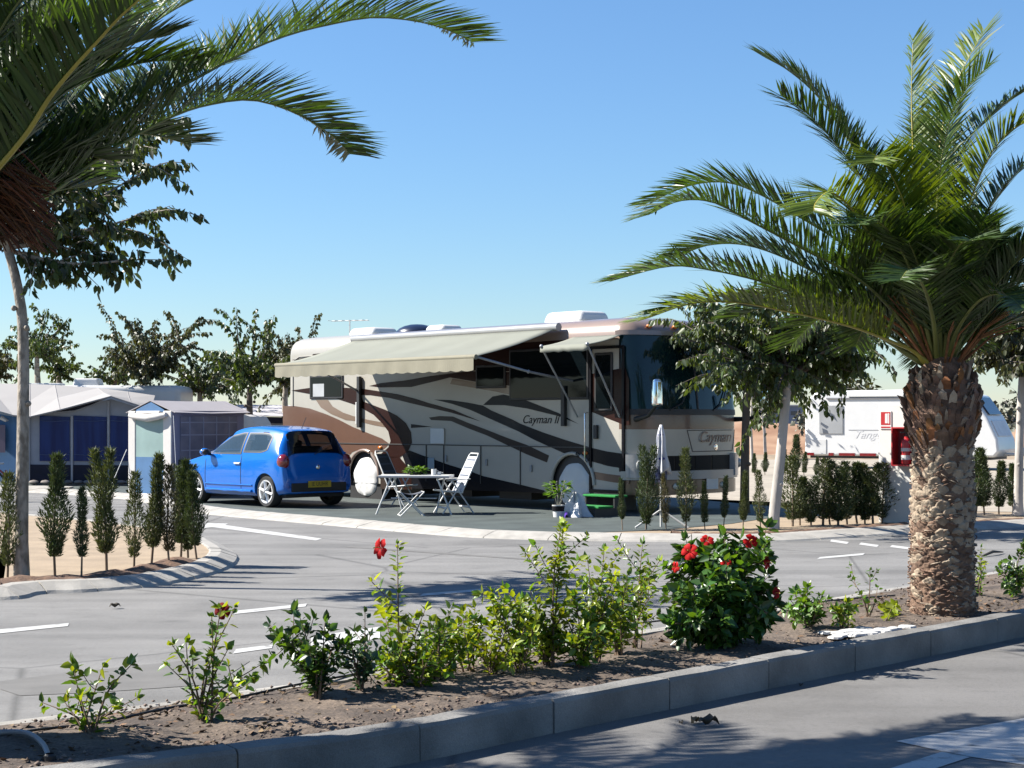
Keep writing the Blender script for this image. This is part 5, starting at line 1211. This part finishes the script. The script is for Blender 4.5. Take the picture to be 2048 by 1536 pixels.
# mulberry standing on the left island, its crown reaching over the left palm's fronds
Ym = F*(H-.09)/(1153-HY); q = rs(21)
sh = [[(14,490),(90,420),(190,350),(290,285),(368,238)], [(14,490),(100,455),(190,400),(280,350),(350,325)], [(14,490),(110,470),(200,455),(280,432),(340,412)],
      [(16,500),(90,520),(170,528),(260,520),(346,520)], [(14,490),(60,400),(150,300),(230,230)], [(14,490),(100,440),(180,430),(250,470)], [(14,495),(80,490),(150,500),(210,520)],
      [(14,490),(0,380),(20,260),(60,140)], [(14,490),(40,380),(90,270),(150,180)], [(14,490),(-30,380),(-60,250),(-80,120)], [(14,490),(60,420),(130,330),(200,270)], [(14,490),(-60,420),(-160,330),(-240,280)], [(14,490),(20,420),(40,330),(90,230)], [(14,490),(-40,440),(-100,410),(-170,380)], [(14,490),(-60,400),(-120,300)], [(14,490),(-90,450),(-200,400)], [(14,490),(60,460),(130,470),(190,500)], [(14,490),(90,400),(200,330),(300,330)],[(14,495),(60,520),(110,550),(140,560)]]
pixtree('mulberry_tree', 'young mulberry with bent grey trunk among the saplings of the left island', [(43,1155),(44,1000),(46,850),(47,720),(44,630),(30,550),(12,485)], Ym, sh, .068, M_mul, M_bark, 31, lsize=.105, dens=48, hang=1.1, sub=9, dy=.8, spread=.13, fine=True)
# right: whitish leaning trunk, dark trunk before the motorhome, trunk at the right edge
def crown_shoots(cx, cy, rx, ry, n, seed, root, up=.6):
    q = rs(seed); out = []
    for i in range(n):
        a = 2*math.pi*i/n+q.randn()*.2; e = .55+.45*q.rand(); tx, ty = cx+rx*math.cos(a)*e, cy+ry*math.sin(a)*e
        out.append([root, ((root[0]+tx)/2+q.randn()*12, min(root[1], (root[1]+ty)/2-up*30)), (tx, ty)])
    return out
Yt = F*(H-PAD)/(1058-HY)
pixtree('mulberry_tree', 'mulberry with leaning whitish trunk in the hedge before the motorhome, crown in the palm fronds', [(1545,1056),(1556,960),(1566,860),(1574,780),(1580,740)], Yt, crown_shoots(1578,698,225,122,42,5,(1580,752)), .085, M_mul2, M_barkw, 32, lsize=.105, dens=38, hang=1.4, sub=8, dy=.8, bm=M_barkd, fine=True)
Yd = 29.0
pixtree('mulberry_tree', 'mulberry with dark shaded trunk at the right front corner of the motorhome', [(1489,1026),(1490,920),(1492,820),(1494,750)], Yd, crown_shoots(1462,680,125,72,26,6,(1494,745)), .085, M_mul, M_barkd, 33, lsize=.105, dens=30, hang=1.4, sub=7, dy=.7, spread=.18, fine=True)
pixtree('mulberry_tree', 'mulberry with pale trunk at the right edge behind the palm', [(2036,1030),(2038,920),(2042,800),(2046,720)], 28.0, crown_shoots(2040,660,150,125,26,7,(2046,730)), .08, M_mul3, M_barkw, 34, lsize=.115, dens=34, hang=1.3, sub=7, dy=1.0, bm=M_barkd, fine=True)
# background row on the left
def upright(cx, cy, wd, top, n, seed, root):
    q = rs(seed); out = []
    for i in range(n):
        x = cx+wd*(2*q.rand()-1); y = top+(cy-top)*q.rand()**1.3; out.append([root, ((root[0]*.55+x*.45), (root[1]*.5+y*.5)), (x+.08*wd*q.randn(), y)])
    return out
G1 = 'mulberry trees behind the tents'
Lm = [('slim upright mulberry behind the grey awning tent, left of the gap in the trees', [(76,775),(74,735),(74,700)], 48, upright(85,720,70,612,17,1,(74,715)), M_mul2),
      ('wide mulberry with arching shoots above the white utility tent', [(290,800),(288,770),(290,745)], 46, upright(290,760,105,640,30,2,(290,765))+[[(290,765),(240,700),(222,636)],[(290,765),(330,700),(372,668),(400,632)],[(290,765),(310,700),(316,664)]], M_mul3),
      ('tall feathery mulberry between the utility tent and the motorhome', [(500,850),(499,800),(500,750)], 42, upright(505,760,90,690,26,3,(500,770))+[[(500,770),(478,690),(472,614)],[(500,770),(508,690),(512,616)],[(500,770),(535,690),(548,630)]], M_mul2),
      ('dense bushy mulberry touching the motorhome tail', [(570,850),(570,800),(572,760)], 44, upright(570,770,60,660,24,4,(572,775)), M_mul3),
      ('dark round mulberry at the left edge behind the awning tent', [(-15,790),(-14,760),(-14,735)], 50, upright(-10,760,50,690,16,5,(-14,745)), M_mul3),
      ('low bushy mulberry right of the slim upright one behind the awning tent', [(118,775),(118,755),(120,735)], 52, upright(118,760,42,690,14,8,(120,750)), M_mul2),
      ('low dark mulberry behind the roof of the utility tent', [(400,830),(400,790),(402,765)], 48, upright(400,790,85,705,26,9,(402,785)), M_mul),
      ('small spreading mulberry behind the awning tent gable', [(228,800),(228,770),(230,755)], 50, upright(228,770,50,700,12,10,(230,765)), M_mul)]
for i, (lab, tr, Y, sh, m) in enumerate(Lm):
    pixtree('mulberry_tree', lab, tr, Y, sh, .09, m, M_bark if i != 2 else M_barkd, 60+i, lsize=.118, dens=34, hang=1.1, group=G1, sub=4, dy=.9, spread=.2, bm=M_barkd)
bgt = [o for o in C.objects if o.name.startswith('mulberry_tree') and o.parent is None and o.get('group') == G1]
for i, (x, y) in enumerate([(-19,29),(-21,34.5),(-24,40),(-18,44),(-27,31),(-30,37)]):      # unseen trees added beyond the left edge, for the motorhome's side to mirror
    o = dup(bgt[(1, 3, 6)[i % 3]], (x, y, PAD), i*1.1, 1.25, 'unseen mulberry added in a row beyond the left edge for reflections, ' + ('nearest','second','third','fourth','fifth','farthest')[i] + ' of it')
# far right background trees and bushes
G2 = 'far trees beyond the caravan'
for i, (lab, x, y, Y, cx, cy, rx, ry, n) in enumerate([('rounded olive green tree beyond the caravan roof', 1700, 855, 75, 1700, 785, 70, 45, 20), ('sparse grey green pine beyond the bank at the right edge', 2035, 858, 80, 2030, 820, 40, 35, 16), ('low grey bush on the bank beside the warehouse', 1640, 852, 84, 1610, 840, 30, 16, 10), ('small bush left of the whitish leaning trunk beyond the bank', 1530, 856, 70, 1525, 805, 40, 45, 16)]):
    pixtree('broadleaf_tree', lab, [(x,y),(x,y-12),(x+1,cy+ry*.5)], Y, crown_shoots(cx, cy, rx, ry, n, 20+i, (x+1, cy+ry*.6), .1), .10, (M_mul3, mat('grey_green_leaf', (.10,.11,.07), .6, var=.2, island=.4), mat('grey_green_leaf', (.10,.11,.07), .6), M_mul)[i], M_barkw, 80+i, lsize=.30, dens=9, hang=.4, group=G2, sub=3, dy=.9)
# slim bare saplings by the back plot
for i, (x, y0, y1) in enumerate([(1505,935,790),(1532,935,790),(2012,900,850)]):
    p = gp(x, y0, PAD) if i < 2 else gp(x, 905, PAD); t = thing('young_tree', ('thin pale young tree trunk just right of the dark mulberry trunk','thin pale young tree leaning left of the whitish mulberry trunk','thin pale stake tree right of the caravan')[i], 'tree', tuple(p), 0, 'thin young trees')
    hgt = (y0-y1)/F*p.y; b = MB(); b.tube([(0,0,0),(-.05,0,hgt*.5),(-.18 if i == 1 else -.02,0,hgt)], [.06,.05,.035], 7); b.build('trunk', M_barkw, t, smooth=60)
    q = rs(i+5); n = 60; P = np.array([(-.1,0,hgt)])+q.randn(n, 3)*np.array([.5,.5,.45])*(1 if i < 2 else .3); V, T = leaf_small(P, q.randn(n,3)*.6-np.array([0,0,.7]), q.randn(n,3), .16+.1*q.rand(n), .10+.05*q.rand(n)); npmesh('crown', V, T, M_mul2, t)

# ---- cypress saplings
M_cyp = mat('cypress_green', (.060,.092,.030), .7, var=.25, island=.4, transl=.12, tcol=(2,1.8,.5))
M_cyp2 = mat('cypress_olive', (.090,.115,.036), .7, var=.25, island=.4, transl=.12, tcol=(2,1.8,.5))
M_stem = mat('sapling_stem', (.22,.16,.11), .9, var=.2)
def cypress(seed, wd, m, fork=False, num=1500, low=.13):
    t = thing('cypress_sapling', 'x', 'sapling', (0,0,0)); q = rs(seed)
    b = MB(); b.tube([(0,0,-.02),(.012*q.randn(),.01*q.randn(),.3),(0,0,.85)], [.011,.009,.003], 6); b.build('trunk', M_stem, t, smooth=60)
    n = int(num*2.1); f = q.rand(n)**1.05; z = low+(.97-low)*f; ph = q.rand()*6; kf = 7+6*q.rand()
    rad = wd*1.08*np.minimum(1, (f+.10)/.42)**.8*(1-f)**.55*(.82+.28*np.sin(kf*f+ph))+.006; a = q.rand(n)*6.283; rr = rad*np.sqrt(q.rand(n))*(1+.18*np.sin(3*a+ph+5*f))
    P = np.stack([rr*np.cos(a), rr*np.sin(a), z], 1)
    if fork: P[:,0] += np.where(q.rand(n) < .5, 1, -1)*np.clip(f-.45, 0, 1)*.14
    D = np.stack([np.cos(a)*.5, np.sin(a)*.5, np.ones(n)], 1)+q.randn(n,3)*.36; L = .025+.045*q.rand(n); V, T = leaf_small(P, D, q.randn(n,3), L, .006+.007*q.rand(n), .1)
    npmesh('crown', V, T, m, t); return t
protos = [cypress(1,.10,M_cyp), cypress(2,.08,M_cyp2), cypress(3,.118,M_cyp), cypress(4,.095,M_cyp2,True), cypress(5,.125,M_cyp2,False,900,.08), cypress(6,.07,M_cyp,False,1000,.2), cypress(7,.11,mat('cypress_browned', (.115,.105,.042), .8, var=.3, island=.45, transl=.1),False,800,.1), cypress(8,.135,M_cyp,True,1700,.06)]
ordn = ['first','second','third','fourth','fifth','sixth','seventh','eighth','ninth','tenth','eleventh','twelfth','thirteenth','fourteenth','fifteenth','sixteenth']
used = [False]*8
def sap(x, y0, y1, h, k, label, group, wide=1.0):
    p = gp(x, y0, h); hh = (y0-y1)/F*p.y/.96
    if not used[k]: o = protos[k]; o.location = p; used[k] = True; o.rotation_euler = (rnd.uniform(-.05,.05),rnd.uniform(-.05,.05),rnd.random()*6); o.scale = (hh*wide, hh*wide, hh); o['label'] = label
    else: o = dup(protos[k], p, rnd.random()*6, (hh*wide, hh*wide, hh), label)
    o.rotation_euler[0] = rnd.uniform(-.06,.06); o.rotation_euler[1] = rnd.uniform(-.06,.06); o['group'] = group
GL = 'cypress saplings along the left island kerb'
for i, (x, y0, y1, k) in enumerate([(15,1150,950,4),(110,1146,915,2),(163,1150,980,5),(213,1139,905,3),(268,1131,948,4),(303,1124,915,1),(338,1123,935,6),(362,1113,925,0),(376,1112,935,7),(393,1115,948,2)]):
    lab = 'cypress sapling on the left island, left of the bent mulberry trunk' if i == 0 else f'cypress sapling on the left island, {ordn[i-1]} to the right of the mulberry trunk'
    if i == 3: lab = 'two tipped cypress sapling on the left island, third right of the mulberry trunk'
    if i == 9: lab = 'last cypress sapling at the rounded tip of the left island, before the car wheel'
    sap(x, y0, y1, .11, k, lab, GL, 1.15)
GR = 'cypress saplings in the hedge before the motorhome'
for i, (x, y0, y1, k) in enumerate([(1245,1060,960,5),(1292,1059,895,7),(1332,1058,950,6),(1372,1058,900,4),(1410,1058,965,0),(1447,1057,955,5),(1486,1056,946,1),(1521,1054,943,4)]):
    sap(x, y0, y1, PAD, k, f'cypress sapling before the motorhome front, {ordn[i]} from the green step', GR, 1.05 if k != 2 else 1.35)
GR2 = 'cypress saplings in the dense hedge left of the fire point'
for i, (x, y0, y1, k) in enumerate([(1585,1052,915,4),(1600,1050,958,2),(1622,1051,955,7),(1646,1050,920,4),(1660,1049,948,6),(1676,1050,925,7),(1694,1048,938,4),(1714,1047,928,2),(1730,1047,945,7),(1746,1048,930,3),(1764,1046,928,4),(1782,1045,945,7),(1798,1044,950,2),(1810,1044,958,6)]):
    sap(x, y0, y1, PAD, k, f'cypress sapling in the dense hedge, {ordn[i]} right of the leaning whitish trunk', GR2, 1.8)
GR3 = 'cypress saplings right of the palm trunk'
for i, (x, y0, y1, k) in enumerate([(1951,1031,900,2),(1969,1029,915,0),(1998,1028,925,2),(2026,1026,930,0)]):
    sap(x, y0, y1, PAD, k, f'cypress sapling by the right edge, {ordn[i]} right of the palm trunk', GR3, 1.6)
GB = 'cypress saplings along the back plot by the caravan'
for i, (x, y0, y1, k) in enumerate([(1508,952,908,0),(1530,950,906,2),(1568,950,900,0),(1592,950,872,2),(1608,952,905,0),(1632,955,915,2)]):
    sap(x, y0, y1, PAD, k, f'distant cypress sapling on the back plot left of the caravan, {ordn[i]} from the left', GB, 1.5)

# ---- hibiscus and other shrubs in the bed
M_hibY = mat('hibiscus_leaf_yellow', (.27,.345,.025), .42, var=.2, island=.4, transl=.38, tcol=(1.9,1.7,.45))
M_hibG = mat('hibiscus_leaf_green', (.10,.20,.024), .40, var=.2, island=.4, transl=.28, tcol=(2.2,2.0,.5))
M_hibD = mat('hibiscus_leaf_dark', (.034,.080,.024), .36, var=.2, island=.4, transl=.18, tcol=(2.2,2.0,.5))
M_twig = mat('twig', (.17,.11,.07), .9, var=.2); M_twigg = mat('green_twig', (.16,.17,.05), .8, var=.2)
M_pet = mat('hibiscus_petal', (.46,.004,.005), .75, var=.15, spec=.15, transl=.10, tcol=(1.2,.3,.3)); M_petd = mat('hibiscus_petal_dark', (.17,.004,.006), .75, var=.15, spec=.15, transl=.10, tcol=(1.2,.3,.3)); M_sta = mat('stamen_yellow', (.7,.45,.08), .6)
def flower(parent, p, face, r, m, seed):
    q = rs(seed); n_ = nrm(np.array(face, float)); a = nrm(np.cross(n_, (.1,.2,1))); c = np.cross(n_, a); b = MB(); p = np.array(p)
    for k in range(5):
        t0 = 2*math.pi*k/5+q.rand()*.3; G = []
        for i in range(6):
            f = i/5; row = []
            for j in range(5):
                s = (j-2)/2*.68*math.sin(math.pi*(.12+.72*f))**.8; d = a*math.cos(t0+s)+c*math.sin(t0+s); row.append(p+d*r*f+n_*r*(.30*math.sin(f*2.2)+.10*math.sin(5*s+k)*f-.12*f*f))
            G.append(row)
        b.grid(G)
    fl = b.build('flower', m, parent, smooth=80)
    b = MB(); b.tube([p, p+n_*r*.5+np.array([0,0,.1*r]), p+n_*r*.95], [r*.05,r*.04,r*.06], 6); b.build('stamen', M_sta, fl); return fl
def shrub(label, bx, by, stems, m, seed, L=.062, dens=44, mul=1.85, lsc=.84, twig=None, flowers=(), s0=.12, side=2, m2=None, name='hibiscus_shrub', dead=0):
    """stems: photo pixels of each stem tip (x, y) or with a bend; base on the soil"""
    g = gp(bx, by, .155); g.z = bed_z(g.x, g.y)-.005; t = thing(name, label, 'shrub', tuple(g), 0, 'flowering shrubs in the planted bed'); q = rs(seed); b = MB(); P = []; D = []; Nn = []
    def line(Lp, d, s0_):
        tot = np.sum(np.linalg.norm(np.diff(Lp, axis=0), axis=1)); n = max(2, int(tot*d*mul)); T = nrm(np.gradient(Lp, axis=0)); ph = q.rand()*6
        for k in range(n):
            f = s0_+(1-s0_)*(k+.6*q.rand())/n; i = f*(len(Lp)-1); i0 = int(i); i1 = min(i0+1, len(Lp)-1); p = Lp[i0]*(1-i+i0)+Lp[i1]*(i-i0); tg = T[i0]; a = ph+k*2.4
            s = nrm(np.cross(tg, (.3,.2,.1))); c = np.cross(tg, s); o = s*math.cos(a)+c*math.sin(a)
            P.append(p+o*.012); D.append(o*.8+tg*.45+q.randn(3)*.25+np.array([0,0,.05])); Nn.append(tg*.8+o*.2+np.array([0,0,.6])+q.randn(3)*.3)
        for k in range(4): P.append(Lp[-1]); D.append(T[-1]+q.randn(3)*.6); Nn.append(q.randn(3)+np.array([0,0,.5]))
    for st in stems:
        st = list(st); dd = .16*q.randn() if len(st) < 5 else st[4]; tip = at(st[0], st[1], g.y+dd)-g; tip = np.array(tip); root = np.array([.02*q.randn(), .02*q.randn(), 0])
        mid = root+(tip-root)*.5+np.array([-.12*(tip[0]), -.1*tip[1], .10*tip[2]*(.6 if abs(tip[0]) > .06 else 0)])+q.randn(3)*.012
        Lp = catmull([root, mid, tip], 14); b.tube(Lp, [max(.0022, .0075*(1-.75*i/13)) for i in range(14)], 5); line(Lp, dens, s0)
        ln = np.linalg.norm(tip)
        for k in range(side):
            f = .25+.6*q.rand(); p = Lp[int(f*13)]; dv = nrm(nrm(tip)*.7+q.randn(3)*.6); l = ln*(.18+.22*q.rand()); S = catmull([p, p+dv*l*.5, p+dv*l+np.array([0,0,.02])], 7); b.tube(S, .0025, 4); line(S, dens*1.1, .15)
    b.build('stems', twig or M_twig, t); P, D, Nn = map(np.array, (P, D, Nn)); n = len(P); sz = L*lsc*(.4+.95*q.rand(n)**1.2)
    if m2:
        k = q.rand(n) < .4
        for mm, sel in ((m, ~k), (m2, k)): V, T = leaf_big(P[sel], D[sel], Nn[sel], sz[sel], sz[sel]*(.55+.2*q.rand(sel.sum()))); npmesh('leaves', V, T, mm, t)
    else: V, T = leaf_big(P, D, Nn, sz, sz*(.55+.2*q.rand(n))); npmesh('leaves', V, T, m, t)
    for i, (fx, fy, fr, mm, face) in enumerate(flowers):
        p = np.array(at(fx, fy, g.y-(.28 if len(flowers) > 3 else .07))-g); flower(t, p, face, fr*(.74 if len(flowers) > 3 else .9)/F*g.y, mm, seed*10+i)
    return t
shrub('sparse low hibiscus at the left end of the bed, by the grey pipe', 182, 1472, [(150,1345),(160,1390),(205,1335),(262,1330),(275,1395),(130,1405),(225,1410),(85,1405)], M_hibG, 1, dens=24, side=1, m2=M_hibY, L=.062)
shrub('leggy hibiscus with a dark red half closed flower on its tallest stem', 408, 1438, [(345,1290),(372,1285),(442,1215),(470,1215),(425,1290),(335,1330),(520,1330),(500,1365),(455,1300)], M_hibG, 2, dens=25, side=1, m2=M_hibY, flowers=[(446,1222,19,M_petd,(-.2,-.95,.1))], L=.060)
shrub('dark leaved hibiscus clump between the leggy red flowered and tall red flowered ones', 640, 1398, [(540,1250),(560,1270),(600,1235),(650,1245),(668,1290),(630,1290),(690,1300),(580,1320),(610,1310)], M_hibD, 3, dens=46, side=3, m2=M_hibG, L=.068)
shrub('small dark hibiscus right of the dark leaved clump', 722, 1385, [(730,1225),(700,1270),(742,1262),(715,1300),(745,1320),(690,1330)], M_hibD, 4, dens=46, side=2, L=.055)
shrub('tall thin hibiscus with one bright red flower leaning left at its top', 800, 1372, [(795,1088),(762,1205),(830,1235),(770,1290),(850,1220),(800,1290),(760,1330),(835,1320)], M_hibY, 5, dens=44, side=2, m2=M_hibG, flowers=[(763,1097,24,M_pet,(-.75,-.65,.1))], L=.064)
shrub('low green hibiscus at the foot of the tall thin red flowered one', 838, 1378, [(790,1300),(830,1285),(868,1300),(760,1325),(850,1330),(880,1325)], M_hibG, 21, dens=44, side=3, m2=M_hibY, L=.058)
shrub('thin yellow green hibiscus behind the small yellowish one', 935, 1340, [(925,1225),(950,1215),(905,1260),(970,1240),(940,1265)], M_hibY, 25, dens=44, side=2, m2=M_hibG, L=.058)
shrub('yellow green hibiscus just left of the one with the tall shoot', 1045, 1348, [(985,1185),(1020,1205),(1060,1200),(1000,1250),(1075,1240),(1040,1260)], M_hibY, 22, dens=46, side=3, m2=M_hibG, L=.060)
shrub('bushy green hibiscus under the upright yellow green one', 1160, 1338, [(1120,1215),(1150,1200),(1185,1225),(1110,1265),(1205,1260),(1160,1255)], M_hibG, 23, dens=48, side=3, m2=M_hibY, L=.062)
shrub('green hibiscus between the upright yellow green one and the bare stemmed one', 1238, 1312, [(1225,1165),(1255,1150),(1215,1215),(1270,1215),(1245,1225)], M_hibG, 24, dens=48, side=3, m2=M_hibY, L=.060)
shrub('leafy green hibiscus right of the tall thin red flowered one', 868, 1362, [(905,1212),(870,1255),(935,1235),(850,1290),(900,1290),(940,1280)], M_hibG, 6, dens=46, side=3, m2=M_hibY, L=.062)
shrub('small yellowish hibiscus low between two leafy green ones', 985, 1350, [(950,1270),(985,1255),(1015,1250),(1030,1285),(960,1310),(1005,1310)], M_hibY, 7, dens=40, side=2, L=.056)
shrub('bushy yellow green hibiscus with one tall leafy shoot in the middle of the bed', 1100, 1335, [(1122,1052),(1128,1048),(1010,1175),(1060,1180),(1040,1230),(1150,1190),(1090,1235),(1170,1240),(1130,1250),(1070,1270)], M_hibY, 8, dens=48, side=3, m2=M_hibG, L=.064)
shrub('upright yellow green hibiscus right of the one with the tall shoot', 1195, 1325, [(1208,1100),(1175,1120),(1230,1150),(1165,1180),(1250,1200),(1215,1210),(1190,1240)], M_hibY, 9, dens=48, side=3, m2=M_hibG, L=.062)
shrub('bare stemmed hibiscus with leafy tips left of the big red flowered bush', 1268, 1300, [(1285,1088),(1300,1130),(1265,1180),(1310,1180),(1290,1220)], M_hibG, 10, dens=40, side=2, s0=.35, m2=M_hibY, L=.058)
M_hibD2 = mat('hibiscus_leaf_deep', (.045,.115,.026), .34, var=.2, island=.45, transl=.22, tcol=(2.2,2.0,.5))
big = [(1330,1130,0,0,.1),(1365,1100),(1400,1095),(1440,1085),(1480,1080),(1525,1095),(1540,1150,0,0,-.1),(1550,1200),(1330,1190),(1360,1180,0,0,-.3),(1410,1170,0,0,-.3),(1460,1160,0,0,-.35),(1505,1170,0,0,-.3),(1540,1235),(1340,1240,0,0,-.25),(1390,1235,0,0,-.4),(1450,1235,0,0,-.4),(1510,1240,0,0,-.3),(1420,1130,0,0,.2),(1480,1130,0,0,.25),(1535,1055,0,0,.1)]
shrub('big dense dark green hibiscus bush with several bright red flowers', 1440, 1292, big, M_hibD2, 11, dens=58, side=5, lsc=.95, m2=M_hibG, L=.085, flowers=[(1380,1104,23,M_pet,(-.4,-.85,.3)),(1352,1134,15,M_pet,(-.7,-.6,0)),(1414,1082,19,M_pet,(.1,-.7,.7)),(1500,1083,20,M_pet,(.2,-.9,.3)),(1532,1125,18,M_petd,(.8,-.6,0)),(1551,1186,16,M_petd,(.7,-.7,0)),(1452,1128,15,M_pet,(0,-.8,.4))])
shrub('low green hibiscus just right of the big red flowered bush', 1620, 1258, [(1590,1185),(1615,1175),(1645,1190),(1570,1215),(1660,1220),(1605,1215),(1635,1225)], M_hibG, 12, dens=50, side=3, L=.060)
shrub('tiny green hibiscus beside the white patch', 1690, 1255, [(1665,1215),(1690,1205),(1708,1215),(1680,1230)], M_hibG, 13, dens=44, side=2, m2=M_hibY, L=.058)
shrub('thin twiggy shrub with few leaves left of the palm trunk', 1738, 1232, [(1700,1155),(1740,1140),(1755,1175),(1722,1190)], M_hibG, 14, dens=20, side=1, L=.045)
shrub('low leafy sprig at the left foot of the palm trunk', 1778, 1232, [(1765,1215),(1792,1212),(1780,1220)], M_hibY, 15, dens=50, side=1, L=.06)
shrub('single thin leafy stem just right of the palm trunk', 1966, 1196, [(1962,1095),(1970,1130),(1950,1180)], M_hibG, 16, dens=42, side=1, m2=M_hibY, L=.05)
shrub('bushy green hibiscus at the right edge of the bed', 2030, 1190, [(1995,1135),(2020,1120),(2048,1085),(2060,1130),(2010,1160),(2045,1160)], M_hibG, 17, dens=52, side=3, m2=M_hibD, L=.062)

# ---- small things on the ground
def on_bed(x, y, dz=0): g = gp(x, y, .155); g.z = bed_z(g.x, g.y)+dz; return g
b = MB(); hp = [on_bed(x, y, .012) for x, y in [(-40,1492),(60,1468),(200,1442),(330,1422),(460,1400),(580,1378),(700,1350),(860,1322),(1040,1290),(1250,1252),(1500,1224),(1650,1206),(1790,1190)]]
b.tube(catmull([tuple(p) for p in hp], 90), .007, 6); tag(b.build('irrigation_hose', M_black, smooth=60), 'thin black irrigation hose lying along the planted bed', 'hose')
b = MB(); pts = [on_bed(x, y, d) for x, y, d in [(-40,1478,.02),(20,1480,.03),(60,1486,.04),(88,1500,.03),(100,1520,-.01)]]
b.tube(catmull([tuple(p) for p in pts], 24), .013, 10); o = tag(b.build('water_pipe', mat('pipe_grey', (.30,.29,.29), .5, var=.15), smooth=60), 'grey curved water pipe coming out of the soil at the bottom left', 'pipe')
b = MB(); p = on_bed(100, 1518, .0); b.lathe([(.026,-.03),(.028,.02),(.02,.03)], tuple(p), 12); b.build('pipe_collar', M_black, o)
wp = on_bed(1715, 1268, .012); G = []; q = rs(4)
wt = tag(MB().build('cement_patch', M_kerb), 'splash of white dried cement on the soil beside the kerb, right of the big bush', 'cement'); bpy.data.objects.remove(wt)
b = MB()
for k in range(26):
    f = q.randn(2); c = on_bed(1712+46*f[0]*.8, 1268+4.5*f[1]-5*f[0]*.6, 0); r1 = .03+.07*q.rand(); n = 9
    ring = [(c.x+r1*(.7+.5*q.rand())*math.cos(6.283*j/n), c.y+r1*(.7+.5*q.rand())*math.sin(6.283*j/n), c.z+.010+.004*q.rand()) for j in range(n)]
    b.add(ring+[(v[0]*.9+c.x*.1, v[1]*.9+c.y*.1, v[2]+.012+.002*k/26) for v in ring], [tuple(range(n, 2*n))]+[(j, (j+1)%n, n+(j+1)%n, n+j) for j in range(n)])
tag(b.build('cement_patch', mat('white_cement', (.60,.59,.57), .9, var=.1, vscale=20, bump=.4, bscale=60)), 'splash of white dried cement on the soil beside the kerb, right of the big bush', 'cement')
def deadleaf(x, y, s, label, rz, m):
    p = gp(x, y, .006); b = MB(); q = rs(int(x)); G = []
    for i in range(7):
        f = i/6; wd = s*.32*math.sin(math.pi*(.08+.86*f)); G.append([(s*(f-.5), wd*(j-2)/2, s*(.06+.30*abs(j-2)/2*math.sin(math.pi*f)+.22*math.sin(f*5+x)**2)) for j in range(5)])
    b.grid(G); o = b.build('dead_leaf', m, smooth=70); o.location = p; o.rotation_euler = (0,0,rz); o.modifiers.new('thickness', 'SOLIDIFY').thickness = .002
    return tag(o, label, 'leaf', 'dead leaves on the road')
M_dead = mat('dead_leaf', (.20,.13,.055), .8, var=.3); M_deadd = mat('dead_leaf_dark', (.06,.05,.035), .8, var=.3)
deadleaf(1418, 1452, .12, 'large curled brown dead leaf on the near road', .3, M_deadd); deadleaf(1392, 1446, .08, 'pale brown dead leaf touching the larger curled one on the near road', .9, M_dead)
deadleaf(1602, 1372, .04, 'tiny dark dead leaf on the near road by the kerb', 1.2, M_deadd); deadleaf(230, 1216, .10, 'dark dead leaf on the main road at the left', .5, M_deadd); deadleaf(1362, 1447, .035, 'speck of dead leaf left of the curled ones on the near road', 2, M_deadd)
for i, (x0, y0, x1, y1) in enumerate([(1965,1112,2006,1104),(1985,1254,2040,1262)][:1]):
    a, c = gp(x0, y0, .015), gp(x1, y1, .02); b = MB(); b.tube([a, a.lerp(c, .5)+Vector((0,0,.03)), c], [.012,.02,.008], 6); tag(b.build('fallen_frond', M_deadd, smooth=60), 'dark dry frond stalk lying on the road right of the palm', 'stick')
